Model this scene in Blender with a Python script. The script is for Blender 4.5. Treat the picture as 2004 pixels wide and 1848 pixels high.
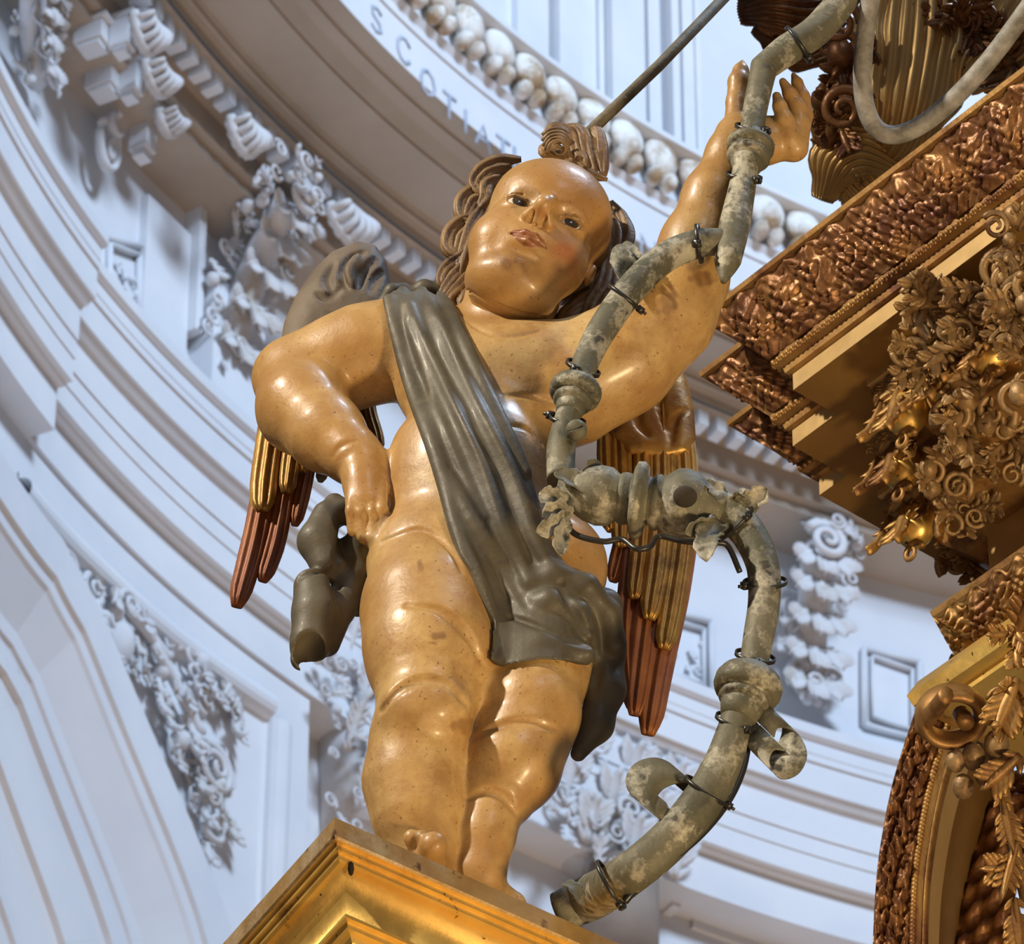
import bpy, math, random
import numpy as np
from math import sin, cos, pi, radians, sqrt, atan2
for o in list(bpy.data.objects): bpy.data.objects.remove(o, do_unlink=True)
S = bpy.context.scene
COL = S.collection
# ---------------------------------------------------------------- camera
PITCH = radians(40.0); FPX = 12000.0
CAM = np.array([0., 0., 1.6])
RT = np.array([1., 0., 0.]); FW = np.array([0., cos(PITCH), sin(PITCH)]); UP = np.array([0., -sin(PITCH), cos(PITCH)])
cd = bpy.data.cameras.new('camera'); cam = bpy.data.objects.new('camera', cd); COL.objects.link(cam)
cam.location = CAM; cam.rotation_euler = (pi/2 + PITCH, 0, 0)
cd.sensor_fit = 'HORIZONTAL'; cd.sensor_width = 36; cd.lens = 36*FPX/2004
cd.clip_start = 0.5; cd.clip_end = 200
cd.dof.use_dof = True; cd.dof.focus_distance = 12.0; cd.dof.aperture_fstop = 17
S.camera = cam
# ---------------------------------------------------------------- world and lights
W = bpy.data.worlds.new('world'); S.world = W; W.use_nodes = True
bgn = W.node_tree.nodes['Background']; bgn.inputs[0].default_value = (0.9, 0.9, 1.0, 1); bgn.inputs[1].default_value = 0.055
def look(o, target):
    import mathutils
    d = mathutils.Vector(target) - o.location
    o.rotation_euler = d.to_track_quat('-Z', 'Y').to_euler()
def sun(name, frm, e, col, ang=2.0):
    l = bpy.data.lights.new(name, 'SUN'); l.energy = e; l.color = col; l.angle = radians(ang)
    o = bpy.data.objects.new(name, l); COL.objects.link(o); o.location = frm; look(o, (0, 0, 0)); return o
def spot(name, loc, target, e, col, size=0.3, cone=60, blend=0.5):
    l = bpy.data.lights.new(name, 'SPOT'); l.energy = e; l.color = col; l.shadow_soft_size = size
    l.spot_size = radians(cone); l.spot_blend = blend
    o = bpy.data.objects.new(name, l); COL.objects.link(o); o.location = loc; look(o, target); return o
def area(name, loc, target, e, col, sx, sy):
    l = bpy.data.lights.new(name, 'AREA'); l.energy = e; l.color = col; l.shape = 'RECTANGLE'; l.size = sx; l.size_y = sy
    o = bpy.data.objects.new(name, l); COL.objects.link(o); o.location = loc; look(o, target); return o
sun('daylight_window', (6, -16, 10), 0.32, (0.70, 0.82, 1.0), 14)          # high nave windows behind the visitor
area('chapel_fill_light', (9.5, 8.0, 31.5), (0.5, 26, 21.5), 5300, (0.60, 0.765, 1.0), 5, 4)   # unseen fill light added to brighten the chapel wall
sun('warm_floor_bounce', (2, -5, -11), 0.85, (1.0, 0.66, 0.38), 50)        # lamplight coming up from the nave floor
spot('nave_lamp_left', (-6.6, 4.4, 14.8), (0, 9.2, 9.3), 5600, (1.0, 0.87, 0.68), 0.16, 34, 0.3)
spot('altar_lamp_right', (5.0, 4.6, 3.4), (0.2, 9.3, 8.6), 2100, (1.0, 0.74, 0.40), 0.5, 40, 0.6)
S.view_settings.view_transform = 'Standard'; S.view_settings.look = 'None'; S.view_settings.gamma = 1; S.view_settings.exposure = 0.0
S.view_settings.use_curve_mapping = False
# ---------------------------------------------------------------- materials
def mat(name, c1, c2=None, rough=0.6, metal=0.0, scale=6.0, bump=0.15, bscale=40, coat=0.0, c3=None, thr=(0.35, 0.65), thr3=(0.6, 0.68), s3=14, attr=None, bdist=0.004, rough2=None, c4=None, thr4=(0.62,0.7), s4=60):
    m = bpy.data.materials.new(name); m.use_nodes = True
    nt = m.node_tree; N = nt.nodes; L = nt.links; b = N['Principled BSDF']
    tc = N.new('ShaderNodeTexCoord')
    def noise(s, det=6, r=0.6):
        n = N.new('ShaderNodeTexNoise'); n.inputs['Scale'].default_value = s; n.inputs['Detail'].default_value = det
        n.inputs['Roughness'].default_value = r; L.new(tc.outputs['Object'], n.inputs['Vector']); return n
    def ramp(n, lo, hi):
        r = N.new('ShaderNodeMapRange'); r.inputs[1].default_value = lo; r.inputs[2].default_value = hi; L.new(n.outputs[0], r.inputs[0]); return r
    def mix(f, a, bb):
        x = N.new('ShaderNodeMix'); x.data_type = 'RGBA'; L.new(f.outputs[0], x.inputs[0])
        for i, v in ((6, a), (7, bb)):
            if isinstance(v, tuple): x.inputs[i].default_value = (*v, 1)
            else: L.new(v, x.inputs[i])
        return x.outputs[2]
    src = c1
    if attr:
        a = N.new('ShaderNodeAttribute'); a.attribute_name = attr; src = a.outputs['Color']
    n1 = noise(scale); f1 = ramp(n1, *thr)
    if attr:
        mm = N.new('ShaderNodeMix'); mm.data_type = 'RGBA'; mm.blend_type = 'MULTIPLY'
        L.new(f1.outputs[0], mm.inputs[0]); L.new(src, mm.inputs[6]); mm.inputs[7].default_value = (*(c2 or (1, 1, 1)), 1); out = mm.outputs[2]
    else: out = mix(f1, c1, c2 or c1)
    if c3: out = mix(ramp(noise(s3, 8, 0.7), *thr3), out, c3)
    if c4: out = mix(ramp(noise(s4, 3, 0.5), *thr4), out, c4)
    if isinstance(out, tuple): b.inputs['Base Color'].default_value = (*out, 1)
    else: L.new(out, b.inputs['Base Color'])
    b.inputs['Metallic'].default_value = metal
    if rough2 is not None:
        r = N.new('ShaderNodeMapRange'); r.inputs[1].default_value = 0.3; r.inputs[2].default_value = 0.7
        r.inputs[3].default_value = rough; r.inputs[4].default_value = rough2; L.new(noise(scale*2.3).outputs[0], r.inputs[0]); L.new(r.outputs[0], b.inputs['Roughness'])
    else: b.inputs['Roughness'].default_value = rough
    b.inputs['Coat Weight'].default_value = coat; b.inputs['Coat Roughness'].default_value = 0.18
    if bump:
        bn = N.new('ShaderNodeBump'); bn.inputs['Strength'].default_value = bump; bn.inputs['Distance'].default_value = bdist
        L.new(noise(bscale, 5).outputs[0], bn.inputs['Height']); L.new(bn.outputs[0], b.inputs['Normal'])
    return m
M = {}
M['stone'] = mat('limewashed_stone', (0.62, 0.64, 0.68), (0.70, 0.71, 0.73), 0.85, scale=1.2, bump=0.1, bscale=14)
M['stone2'] = mat('carved_limewashed_stone', (0.66, 0.67, 0.70), (0.58, 0.57, 0.57), 0.85, scale=2.0, bump=0.2, bscale=9, c3=(0.42, 0.35, 0.26), s3=3.2, thr3=(0.56, 0.72))
M['shadetan'] = mat('stone_with_tan_shade', (0.47, 0.40, 0.33), (0.38, 0.32, 0.26), 0.85, scale=1.1, bump=0.1, bscale=14)  # warm shade of the cornice undersides put into the stone colour
M['warmlit'] = mat('stone_warm_light_tint', (0.78, 0.56, 0.30), (0.70, 0.50, 0.27), 0.85, scale=1, bump=0)  # warm light inside the arch painted as ochre stone
M['eggs'] = mat('stained_plaster', (0.80, 0.79, 0.74), (0.72, 0.70, 0.66), 0.8, scale=3, bump=0.1, c3=(0.36, 0.24, 0.13), s3=4.5, thr3=(0.45, 0.60))
M['letters'] = mat('faded_grey_paint', (0.34, 0.40, 0.50), (0.46, 0.50, 0.58), 0.8, scale=5, bump=0)
M['darkstone'] = mat('brown_stone', (0.20, 0.15, 0.12), (0.30, 0.24, 0.19), 0.8, scale=2)
M['gold'] = mat('bright_water_gilding', (0.92, 0.64, 0.19), (0.72, 0.45, 0.12), 0.30, 0.75, scale=5, bump=0.35, bscale=16, c3=(0.20, 0.09, 0.04), s3=9, thr3=(0.60, 0.72), rough2=0.5, c4=(0.10, 0.05, 0.02), s4=40, thr4=(0.68, 0.72))
M['oldgold'] = mat('dull_worn_gilding', (0.42, 0.25, 0.085), (0.26, 0.13, 0.045), 0.42, 0.6, scale=6, bump=0.5, bscale=30, c3=(0.14, 0.055, 0.03), s3=8, thr3=(0.52, 0.66), rough2=0.6)
M['redgold'] = mat('gilding_rubbed_to_red_bole', (0.14, 0.058, 0.03), (0.30, 0.145, 0.05), 0.32, 0.45, scale=9, bump=0.6, bscale=38, c3=(0.09, 0.03, 0.018), s3=11, thr3=(0.50, 0.64), rough2=0.55)
M['palegold'] = mat('pale_smooth_gilding', (0.74, 0.52, 0.24), (0.62, 0.42, 0.18), 0.35, 0.55, scale=4, bump=0.15, bscale=12, rough2=0.5)
M['soffit'] = mat('brown_glazed_soffit', (0.19, 0.10, 0.028), (0.27, 0.15, 0.04), 0.5, 0.35, scale=2.2, bump=0.1, bscale=20)
M['dustgold'] = mat('dust_laden_gilding', (0.25, 0.155, 0.07), (0.38, 0.25, 0.12), 0.5, 0.4, scale=9, bump=0.7, bscale=50, c3=(0.10, 0.05, 0.025), s3=12, thr3=(0.52, 0.66))
M['dusty'] = mat('dusty_worn_gilding', (0.42, 0.29, 0.15), (0.56, 0.43, 0.28), 0.6, 0.25, scale=9, bump=0.6, bscale=50, c3=(0.16, 0.09, 0.05), s3=14, thr3=(0.56, 0.68))
# ---------------------------------------------------------------- object helpers
def tag(o, label=None, cat=None, group=None, kind=None):
    if label: o['label'] = label
    if cat: o['category'] = cat
    if group: o['group'] = group
    if kind: o['kind'] = kind
    return o
ORIG = {}
def empty(name, loc, label, cat, group=None):
    o = bpy.data.objects.new(name, None); COL.objects.link(o); o.location = tuple(map(float, loc)); o.empty_display_size = 0.1
    ORIG[o.name] = np.array(o.location); return tag(o, label, cat, group)
class MB:
    def __init__(s): s.v = []; s.f = []; s.n = 0
    def add(s, V, F):
        V = np.asarray(V, float); s.v.append(V); s.f += [tuple(int(i) + s.n for i in f) for f in F]; s.n += len(V); return s
    def build(s, name, m, parent=None, smooth=True, origin=None, colors=None):
        V = np.concatenate(s.v) if s.v else np.zeros((0, 3))
        og = ORIG[parent.name] if parent else (np.array(origin, float) if origin is not None else V.mean(0))
        me = bpy.data.meshes.new(name); me.from_pydata([tuple(p) for p in (V - og)], [], s.f)
        if smooth: me.polygons.foreach_set('use_smooth', [True]*len(me.polygons))
        me.materials.append(m); o = bpy.data.objects.new(name, me); COL.objects.link(o)
        if parent: o.parent = parent; 
        else: o.location = tuple(og)
        ORIG[o.name] = og
        if parent and parent.type == 'MESH': pass
        me.update(); return o
# parents keep their own location; children's vertices are relative to the parent's origin
def ray(px, py): return FW + (px-1002)/FPX*RT + (924-py)/FPX*UP
def unit(v): v = np.asarray(v, float); return v/np.linalg.norm(v)
YS = 12.0*cos(PITCH)
def K(px, py, d=0.0):          # point on the upright plane d mm in front of the statue's plane
    v = ray(px, py); return CAM + v*((YS - d/1000.)/v[1])
def sc(P): return float((P-CAM) @ FW)/12000.0      # metres per picture-unit at that depth
def HZ(px, py, z):             # point on a level plane
    v = ray(px, py); return CAM + v*((z-CAM[2])/v[2])
def project(P):
    q = np.asarray(P)-CAM; d = q @ FW; return np.stack([1002+FPX*(q @ RT)/d, 924-FPX*(q @ UP)/d], -1)
# ring chapel axis
AX = np.array([5.387, 18.981])
def CY(px, py, r):             # far hit of the ray with an upright cylinder round the chapel's axis
    v = ray(px, py); o = CAM[:2]-AX; a = v[:2] @ v[:2]; b = 2*(o @ v[:2]); c = o @ o - r*r
    t = (-b + sqrt(max(b*b-4*a*c, 0)))/(2*a); return CAM + v*t
def catmull(P, n=8):
    P = np.asarray(P, float); Q = np.vstack([2*P[0]-P[1], P, 2*P[-1]-P[-2]]); out = []
    for i in range(1, len(Q)-2):
        for t in np.linspace(0, 1, n, endpoint=False):
            a, b, c, d = Q[i-1], Q[i], Q[i+1], Q[i+2]
            out.append(0.5*((2*b)+(-a+c)*t+(2*a-5*b+4*c-d)*t*t+(-a+3*b-3*c+d)*t**3))
    out.append(P[-1]); return np.array(out)
def sweep(mb, P, A, B=None, nrm=None, sec=None, ns=16, cap=True, twist=0.0, closed=False):
    """sweep a section along P; A half width across, B half thickness along nrm (arrays or numbers)"""
    P = np.asarray(P, float); n = len(P); A = np.broadcast_to(A, (n,)).astype(float); B = A if B is None else np.broadcast_to(B, (n,)).astype(float)
    T = np.gradient(P, axis=0); T /= np.linalg.norm(T, axis=1)[:, None] + 1e-12
    V = []; nr = np.array(nrm, float) if nrm is not None else None
    if nr is None:
        nr = np.cross(T[0], [0.3, 0.2, 1.0]); 
    fixed = nrm is not None and np.ndim(nrm) == 1 and not twist
    cur = nr if np.ndim(nr) == 1 else nr[0]
    for i in range(n):
        base = (nr if fixed else cur) if np.ndim(nr) == 1 else nr[i]
        b = base - T[i]*(base @ T[i]); b = unit(b); cur = b; a = np.cross(T[i], b)
        for k in range(ns):
            th = 2*pi*k/ns; s = 1.0 if sec is None else sec(th + twist*i/n, i/(n-1))
            ca, cb = cos(th), sin(th); V.append(P[i] + a*(A[i]*ca*s) + b*(B[i]*cb*s))
    F = []
    for i in range(n-1):
        for k in range(ns):
            k2 = (k+1) % ns; F.append((i*ns+k, i*ns+k2, (i+1)*ns+k2, (i+1)*ns+k))
    if cap: 
        V.append(P[0]); V.append(P[-1]); c0, c1 = n*ns, n*ns+1
        for k in range(ns):
            k2 = (k+1) % ns; F.append((c0, k2, k)); F.append((c1, (n-1)*ns+k, (n-1)*ns+k2))
    mb.add(V, F); return mb
def blob(mb, c, ax, nu=10, nv=7):
    """ellipsoid with centre c and axis vectors ax (3 rows)"""
    V = []; F = []
    for j in range(nv+1):
        ph = pi*j/nv
        for i in range(nu):
            th = 2*pi*i/nu; V.append(np.asarray(c) + ax[0]*sin(ph)*cos(th) + ax[1]*sin(ph)*sin(th) + ax[2]*cos(ph))
    for j in range(nv):
        for i in range(nu):
            i2 = (i+1) % nu; F.append((j*nu+i, j*nu+i2, (j+1)*nu+i2, (j+1)*nu+i))
    mb.add(V, F)
def boxm(mb, c, ax):
    V = [np.asarray(c)+sx*ax[0]+sy*ax[1]+sz*ax[2] for sx in (-1, 1) for sy in (-1, 1) for sz in (-1, 1)]
    mb.add(V, [(0,1,3,2),(4,6,7,5),(0,4,5,1),(2,3,7,6),(0,2,6,4),(1,5,7,3)])
# ================================================================ THE CHAPEL BEHIND
def ringpts(r, z, a0, a1, n):
    th = np.linspace(a0, a1, n); return np.stack([AX[0]+r*np.cos(th), AX[1]+r*np.sin(th), np.full(n, z)], 1)
def azim(P): return atan2(P[1]-AX[1], P[0]-AX[0]) % (2*pi)
A0, A1 = radians(62), radians(232)
def y_at(r, z, x0):            # picture height of the far side of ring (r,z) at column x0
    th = np.linspace(A0, A1, 1200); q = project(np.stack([AX[0]+r*np.cos(th), AX[1]+r*np.sin(th), np.full(1200, z)], 1))
    i = np.where(np.diff(np.sign(q[:, 0]-x0)))[0]
    if len(i) == 0: return None
    ys = [q[j, 1]+(q[j+1, 1]-q[j, 1])*(x0-q[j, 0])/(q[j+1, 0]-q[j, 0]) for j in i]
    return max(ys)
def profile(r, z, x0, steps):
    """steps: (direction (dr,dz), picture y to reach at column x0)"""
    out = [(r, z)]
    for (dr, dz), y in steps:
        lo, hi = 0.0, 1.5
        for _ in range(26):
            m = (lo+hi)/2; yy = y_at(r+dr*m, z+dz*m, x0)
            if yy is None or (yy < y): lo = m
            else: hi = m
        r += dr*lo; z += dz*lo; out.append((r, z))
    return out
def revolve(name, prof, a0, a1, n, m, kind='structure', smooth=False, capped=True, dz=0, **kw):
    mb = MB(); pr = list(prof); th = np.linspace(a0, a1, n); V = []
    for t in th:
        for r, z in pr: V.append((AX[0]+r*cos(t), AX[1]+r*sin(t), z+dz))
    k = len(pr); F = [(i*k+j, i*k+j+1, (i+1)*k+j+1, (i+1)*k+j) for i in range(n-1) for j in range(k-1)]
    mb.add(V, F)
    o = mb.build(name, m, smooth=False, origin=(AX[0]+pr[0][0]*cos(a0), AX[1]+pr[0][0]*sin(a0), pr[-1][1]))
    o['kind'] = kind; return o
DN, OUT, CV = (0, -1), (1, 0), (0.7, -0.7)
z0 = 1.6
yD = 630
rD = 8.24; zD = 20.32+z0
# nudge z so that the top edge sits right at column 300
for _ in range(30): zD += ( y_at(rD, zD, 300) - yD )*0.002
stepsL = [(DN,652),((0.8,-0.6),668),(OUT,674),(DN,700),(OUT,702),(DN,717),(OUT,724),(DN,782),(OUT,789),(CV,813),(OUT,821),(CV,836),(DN,897),(OUT,902),(DN,938),(OUT,942),(DN,987),(OUT,1000),(CV,1011),(OUT,1029),(DN,1113),(OUT,1124)]
PL = profile(rD, zD, 300, stepsL)
rF, zF = PL[-1]
PLw = [(rD+0.45, zD+0.02)] + PL + [(rF+0.4, zF)]
# the wreath of mouldings breaks forward at the far left
aB = azim(CY(165, 520, rD))
revolve('trim_1', PLw, A0, aB, 420, M['stone'])
jut = 0.13
PLj = [(r-jut if i else r, z+0.0) for i, (r, z) in enumerate(PLw)][:-1]+[(PLw[-1][0], PLw[-1][1])]
o = revolve('trim_2', PLj, aB, A1, 60, M['stone'])
mb = MB(); V = [(AX[0]+r*cos(aB), AX[1]+r*sin(aB), z) for r, z in PLj] + [(AX[0]+(r+jut+0.02)*cos(aB), AX[1]+(r+jut+0.02)*sin(aB), z) for r, z in PLj]
k = len(PLj); mb.add(V, [(i, i+1, k+i+1, k+i) for i in range(k-1)]); o2 = mb.build('trim_3', M['stone'], smooth=False); o2['kind'] = 'structure'
# frieze wall above the ledge
rW = 8.62
# upper cornice: from edge C up to egg band
rC, zC = 7.95, 21.807+z0
yC = 312   # at column 622
for _ in range(30): zC += (y_at(rC, zC, 622)-yC)*0.002
print('C', rC, zC, 'D', zD, 'F', rF, zF)
IN, UPW = (-1, 0), (0, 1)
def profile_up(r, z, x0, steps):
    out = [(r, z)]
    for (dr, dz), y in steps:
        lo, hi = 0.0, 1.5
        for _ in range(26):
            m = (lo+hi)/2; yy = y_at(r+dr*m, z+dz*m, x0)
            if yy is not None and yy > y: lo = m
            else: hi = m
        r += dr*lo; z += dz*lo; out.append((r, z))
    return out
# column 720: C(720,~402) ... B(720,65)
yc = y_at(rC, zC, 700)
stepsC = [(UPW, yc-16), (IN, yc-22), ((-0.7,0.7), yc-36), (IN, yc-44), (UPW, yc-52), ((-0.5,0.6), yc-62), (IN, yc-190), ((-0.2,-0.25), yc-200), (IN, yc-218), ((-0.7,0.4), yc-262), (IN, yc-300), (UPW, yc-318)]
# find picture rows at column 700 for B and A
PC = [(rC, zC)]
def rows(*a): pass
yB = 38
span = yc-yB
fr = [(UPW,.045),(IN,.065),((-0.7,0.7),.10),(IN,.125),(UPW,.15),((-0.6,0.6),.19),(IN,.56),(UPW,.575),(IN,.60),((-0.75,0.4),.72),((-0.9,0.1),.82),(UPW,.835),(IN,1.0)]
PC = profile_up(rC, zC, 700, [(d, yc-f*span) for d, f in fr])
rB, zB = PC[-1]
print('B', rB, zB)
# inscription fascia, then the ledge under the eggs, digitised at column 900
yb = y_at(rB, zB, 900)
PI = profile_up(rB, zB, 900, [(UPW, yb-82), (IN, yb-88), (UPW, yb-104), ((-0.7,0.7), yb-126)])
rE, zE = PI[-1]
PE = profile_up(rE, zE, 960, [((-0.25, 1.0), 44)])
rE2, zE2 = PE[-1]
print('E', rE, zE, rE2, zE2)
revolve('trim_4', PC, A0, A1, 420, M['shadetan'])
revolve('trim_5', [(rB, zB)] + PI[1:], A0, A1, 420, M['stone'])
revolve('trim_6', [(rE, zE), (rE+0.06, zE+0.01), (rE2+0.10, zE2), (rE2+0.02, zE2), (rE2-0.03, zE2+0.012), (rE2-0.03, zE2+0.05), (rE2+0.5, zE2+0.06)], A0, A1, 420, M['stone'])
revolve('wall_back', [(rW, zD-0.1), (rW, zC+0.3)], A0, A1, 300, M['stone'])
# ---- eggs: a row of rounded gadroons round the ring
arc = 2*pi/ (2*pi*rE2/0.245)
n_e = 0
t = azim(CY(905, 20, rE)) ; tend = azim(CY(1640, 520, rE))
lo_t, hi_t = min(t, tend)-arc*2, max(t, tend)+arc*2
mbs = MB(); tt = lo_t
while tt < hi_t:
    e = np.array([cos(tt), sin(tt), 0]); tg = np.array([-sin(tt), cos(tt), 0]); rm = (rE+rE2)/2
    c = np.array([AX[0]+(rm-0.0)*cos(tt), AX[1]+(rm)*sin(tt), (zE+zE2)/2+0.02]); h = (zE2-zE)
    blob(mbs, c+np.array([0,0,h*0.14]), (tg*0.118, -e*0.055, np.array([0,0,h*0.42])), 14, 9); blob(mbs, c+np.array([0,0,h*0.0]), (tg*0.075, -e*0.085, np.array([0,0,h*0.34])), 12, 8)
    blob(mbs, c-np.array([0,0,h*0.40])+tg*0.05, (tg*0.045, -e*0.07, np.array([0,0,h*0.20])), 8, 6)
    blob(mbs, c-np.array([0,0,h*0.40])-tg*0.05, (tg*0.045, -e*0.07, np.array([0,0,h*0.20])), 8, 6)
    tt += arc
o = mbs.build('trim_7', M['eggs']); o['kind'] = 'structure'
# ---- inscription: grey capitals round the white fascia
def glyph(ch):
    G = {'C': [[(0.85,0.8),(0.6,1),(0.3,0.95),(0.1,0.7),(0.1,0.3),(0.3,0.05),(0.6,0),(0.85,0.2)]],
         'O': [[(0.5,1),(0.2,0.85),(0.08,0.5),(0.2,0.15),(0.5,0),(0.8,0.15),(0.92,0.5),(0.8,0.85),(0.5,1)]],
         'S': [[(0.8,0.85),(0.5,1),(0.2,0.85),(0.25,0.6),(0.7,0.42),(0.8,0.15),(0.5,0),(0.18,0.15)]],
         'T': [[(0.1,1),(0.9,1)],[(0.5,1),(0.5,0)]], 'I': [[(0.5,1),(0.5,0)]], 'N': [[(0.12,0),(0.12,1),(0.88,0),(0.88,1)]],
         'A': [[(0.08,0),(0.5,1),(0.92,0)],[(0.25,0.38),(0.75,0.38)]], 'L': [[(0.2,1),(0.2,0),(0.85,0)]]}
    return G[ch]
ins = empty('inscription', CY(868, 205, rB), 'grey painted capital letters running round the pale cornice band above the cherub', 'inscription')
letters = [('S', 738, 38), ('C', 792, 98), ('O', 838, 162), ('T', 880, 210), ('I', 912, 238), ('A', 946, 268), ('T', 985, 296), ('L', 1018, 318), ('I', 1226, 462), ('N', 1270, 490)]
for ch, px, py in letters:
    p = CY(px, py, rB-0.005); a = azim(p); hh = 0.17; wd = 0.14
    mbl = MB()
    for st in glyph(ch):
        pts = []
        for u, v in st:
            aa = a - (u-0.5)*wd/rB; pts.append((AX[0]+(rB-0.004)*cos(aa), AX[1]+(rB-0.004)*sin(aa), p[2]+(v-0.5)*hh))
        sweep(mbl, pts, 0.013, 0.004, nrm=(-cos(a), -sin(a), 0), ns=6)
    mbl.build('letter', M['letters'], ins)
# ---- dentils under the cornice
mbd = MB(); a_s, a_e = azim(CY(330, 0, rC)), azim(CY(1520, 880, rC))
lo_t, hi_t = min(a_s, a_e)-0.05, max(a_s, a_e)+0.1; tt = lo_t; da = 0.12/rC
while tt < hi_t:
    e = np.array([cos(tt), sin(tt), 0]); tg = np.array([-sin(tt), cos(tt), 0])
    boxm(mbd, np.array([AX[0]+(rC+0.10)*cos(tt), AX[1]+(rC+0.10)*sin(tt), zC-0.05]), (tg*0.032, e*0.05, np.array([0,0,0.055]))); tt += da
o = mbd.build('trim_8', M['stone'], smooth=False); o['kind'] = 'structure'
# soffit stepping back behind the dentils
revolve('trim_9', [(rC+0.02, zC), (rC+0.26, zC), (rC+0.26, zC-0.16), (rC+0.32, zC-0.16), (rC+0.32, zC-0.22), (rW, zC-0.22)], A0, A1, 300, M['shadetan'])
# drum wall above the egg band with upright pilaster strips
revolve('wall_drum', [(rE2+0.30, zE2-0.1), (rE2+0.30, zE2+5)], A0, A1, 300, M['stone'])
def upright(px0, px1, pyb, r, th, zlen, zoff=0.0, name=None, mb=None):
    """an upright flat strip on cylinder r between two picture columns at row pyb"""
    pa, pb = CY(px0, pyb, r), CY(px1, pyb, r); aa, ab = azim(pa), azim(pb); zb = min(pa[2], pb[2])+zoff
    V = []
    for a in (aa, ab):
        for rr in (r+0.1, r-th):
            for z in (zb, zb+zlen): V.append((AX[0]+rr*cos(a), AX[1]+rr*sin(a), z))
    mb.add(V, [(0,1,3,2),(4,6,7,5),(2,3,7,6),(0,2,6,4),(1,5,7,3)])
mbp = MB(); rd = rE2+0.30
for x0, x1, th in ((1000,1062,.05),(1072,1082,.10),(1088,1136,.02),(1168,1178,.03),(1180,1245,.09),(1262,1285,.05),(1296,1310,.11),(1330,1352,.05),(1362,1372,.02)):
    upright(x0, x1, 300, rd, th, 5, -0.4, mb=mbp)
o = mbp.build('trim_10', M['stone'], smooth=False); o['kind'] = 'structure'
# ---- carved foliage: lobes, ribs and scrolls laid over a region of the round wall
def frame(P): 
    a = atan2(P[1]-AX[1], P[0]-AX[0]); return np.array([-sin(a), cos(a), 0]), np.array([0, 0, 1.]), np.array([-cos(a), -sin(a), 0])
def inpoly(x, y, poly):
    c = False; n = len(poly)
    for i in range(n):
        x1, y1 = poly[i]; x2, y2 = poly[(i+1) % n]
        if (y1 > y) != (y2 > y) and x < (x2-x1)*(y-y1)/(y2-y1)+x1: c = not c
    return c
def SP(px, py, r):             # on the frieze wall, or hanging from the soffit where that hides the wall
    P = CY(px, py, r)
    return P if P[2] < zC-0.25 else HZ(px, py, zC-0.27)
def leaf(mb, P, dirn, nrm, L, Wd, curl=0.3, lobes=5, thick=0.18):
    """acanthus leaf: ribbed tongue with side lobes, tip curling forward"""
    d = unit(dirn); n = unit(np.asarray(nrm)-d*(np.asarray(nrm) @ d)); s = np.cross(d, n)
    t = np.linspace(0, 1, 9); C = np.array([P + d*L*(x-curl*0.35*x**3) + n*L*(0.10*sin(pi*x)+curl*x**3) for x in t])
    w = Wd*0.5*np.array([0.35+0.4*sin(pi*min(x*1.1,1)) for x in t]); w[-1] *= 0.4
    sweep(mb, C, w*0.45, L*thick*0.5, nrm=n, ns=8)
    for i in range(lobes):
        x = 0.12+0.78*i/lobes; c = C[int(x*8)]; ln = Wd*0.55*(0.6+0.5*sin(pi*x))
        for sg in (-1, 1):
            dd = unit(s*sg*0.9+d*0.75+n*0.12); q = np.array([c+dd*ln*u+n*ln*0.35*u*u for u in (0, .35, .7, 1)])
            sweep(mb, q, ln*np.array([.16, .24, .20, .05]), ln*np.array([.10, .14, .10, .04]), nrm=n, ns=6)
def scroll(mb, P, u, v, n, R, turns=1.6, w=0.2, sgn=1, a0=0.0, rise=0.5):
    k = int(18*turns)+4; q = []; 
    for i in range(k+1):
        f = i/k; a = a0+sgn*2*pi*turns*f; r = R*(1-0.82*f); q.append(P+u*r*cos(a)+v*r*sin(a)+n*R*rise*f*0.6)
    f = np.linspace(1, 0.45, k+1); sweep(mb, q, R*w*f, R*w*f*0.9, nrm=n, ns=8)
def foliage(mb, poly, r, size, n, seed, out=0.05, mix=(0.5, 0.3, 0.2), axis=None):
    rnd = random.Random(seed); xs = [p[0] for p in poly]; ys = [p[1] for p in poly]; k = 0; tries = 0; pts = []
    while k < n and tries < n*60:
        tries += 1; x, y = rnd.uniform(min(xs), max(xs)), rnd.uniform(min(ys), max(ys))
        if not inpoly(x, y, poly): continue
        if any((x-a)**2+(y-b)**2 < (size*0.42)**2 for a, b in pts): continue
        pts.append((x, y)); k += 1
        P = (SP if r > rW-0.4 and r < rW+0.01 else CY)(x, y, r); u, v, nn = frame(P); s = size*(P-CAM) @ FW/FPX*rnd.uniform(0.8, 1.25); P = P+nn*out*rnd.uniform(0.2, 1)
        a = rnd.uniform(0, 2*pi) if axis is None else axis+rnd.uniform(-0.9, 0.9); c = rnd.random()
        d = u*cos(a)+v*sin(a)
        if c < mix[0]: leaf(mb, P-d*s*0.5, d, nn, s*1.3, s*0.9, rnd.uniform(0.2, 0.6), 4)
        elif c < mix[0]+mix[1]: scroll(mb, P, u, v, nn, s*0.55, rnd.uniform(1.1, 1.8), 0.22, rnd.choice((-1, 1)), a)
        else: blob(mb, P, (u*s*0.33, v*s*0.38, nn*s*0.35), 8, 6)
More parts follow.
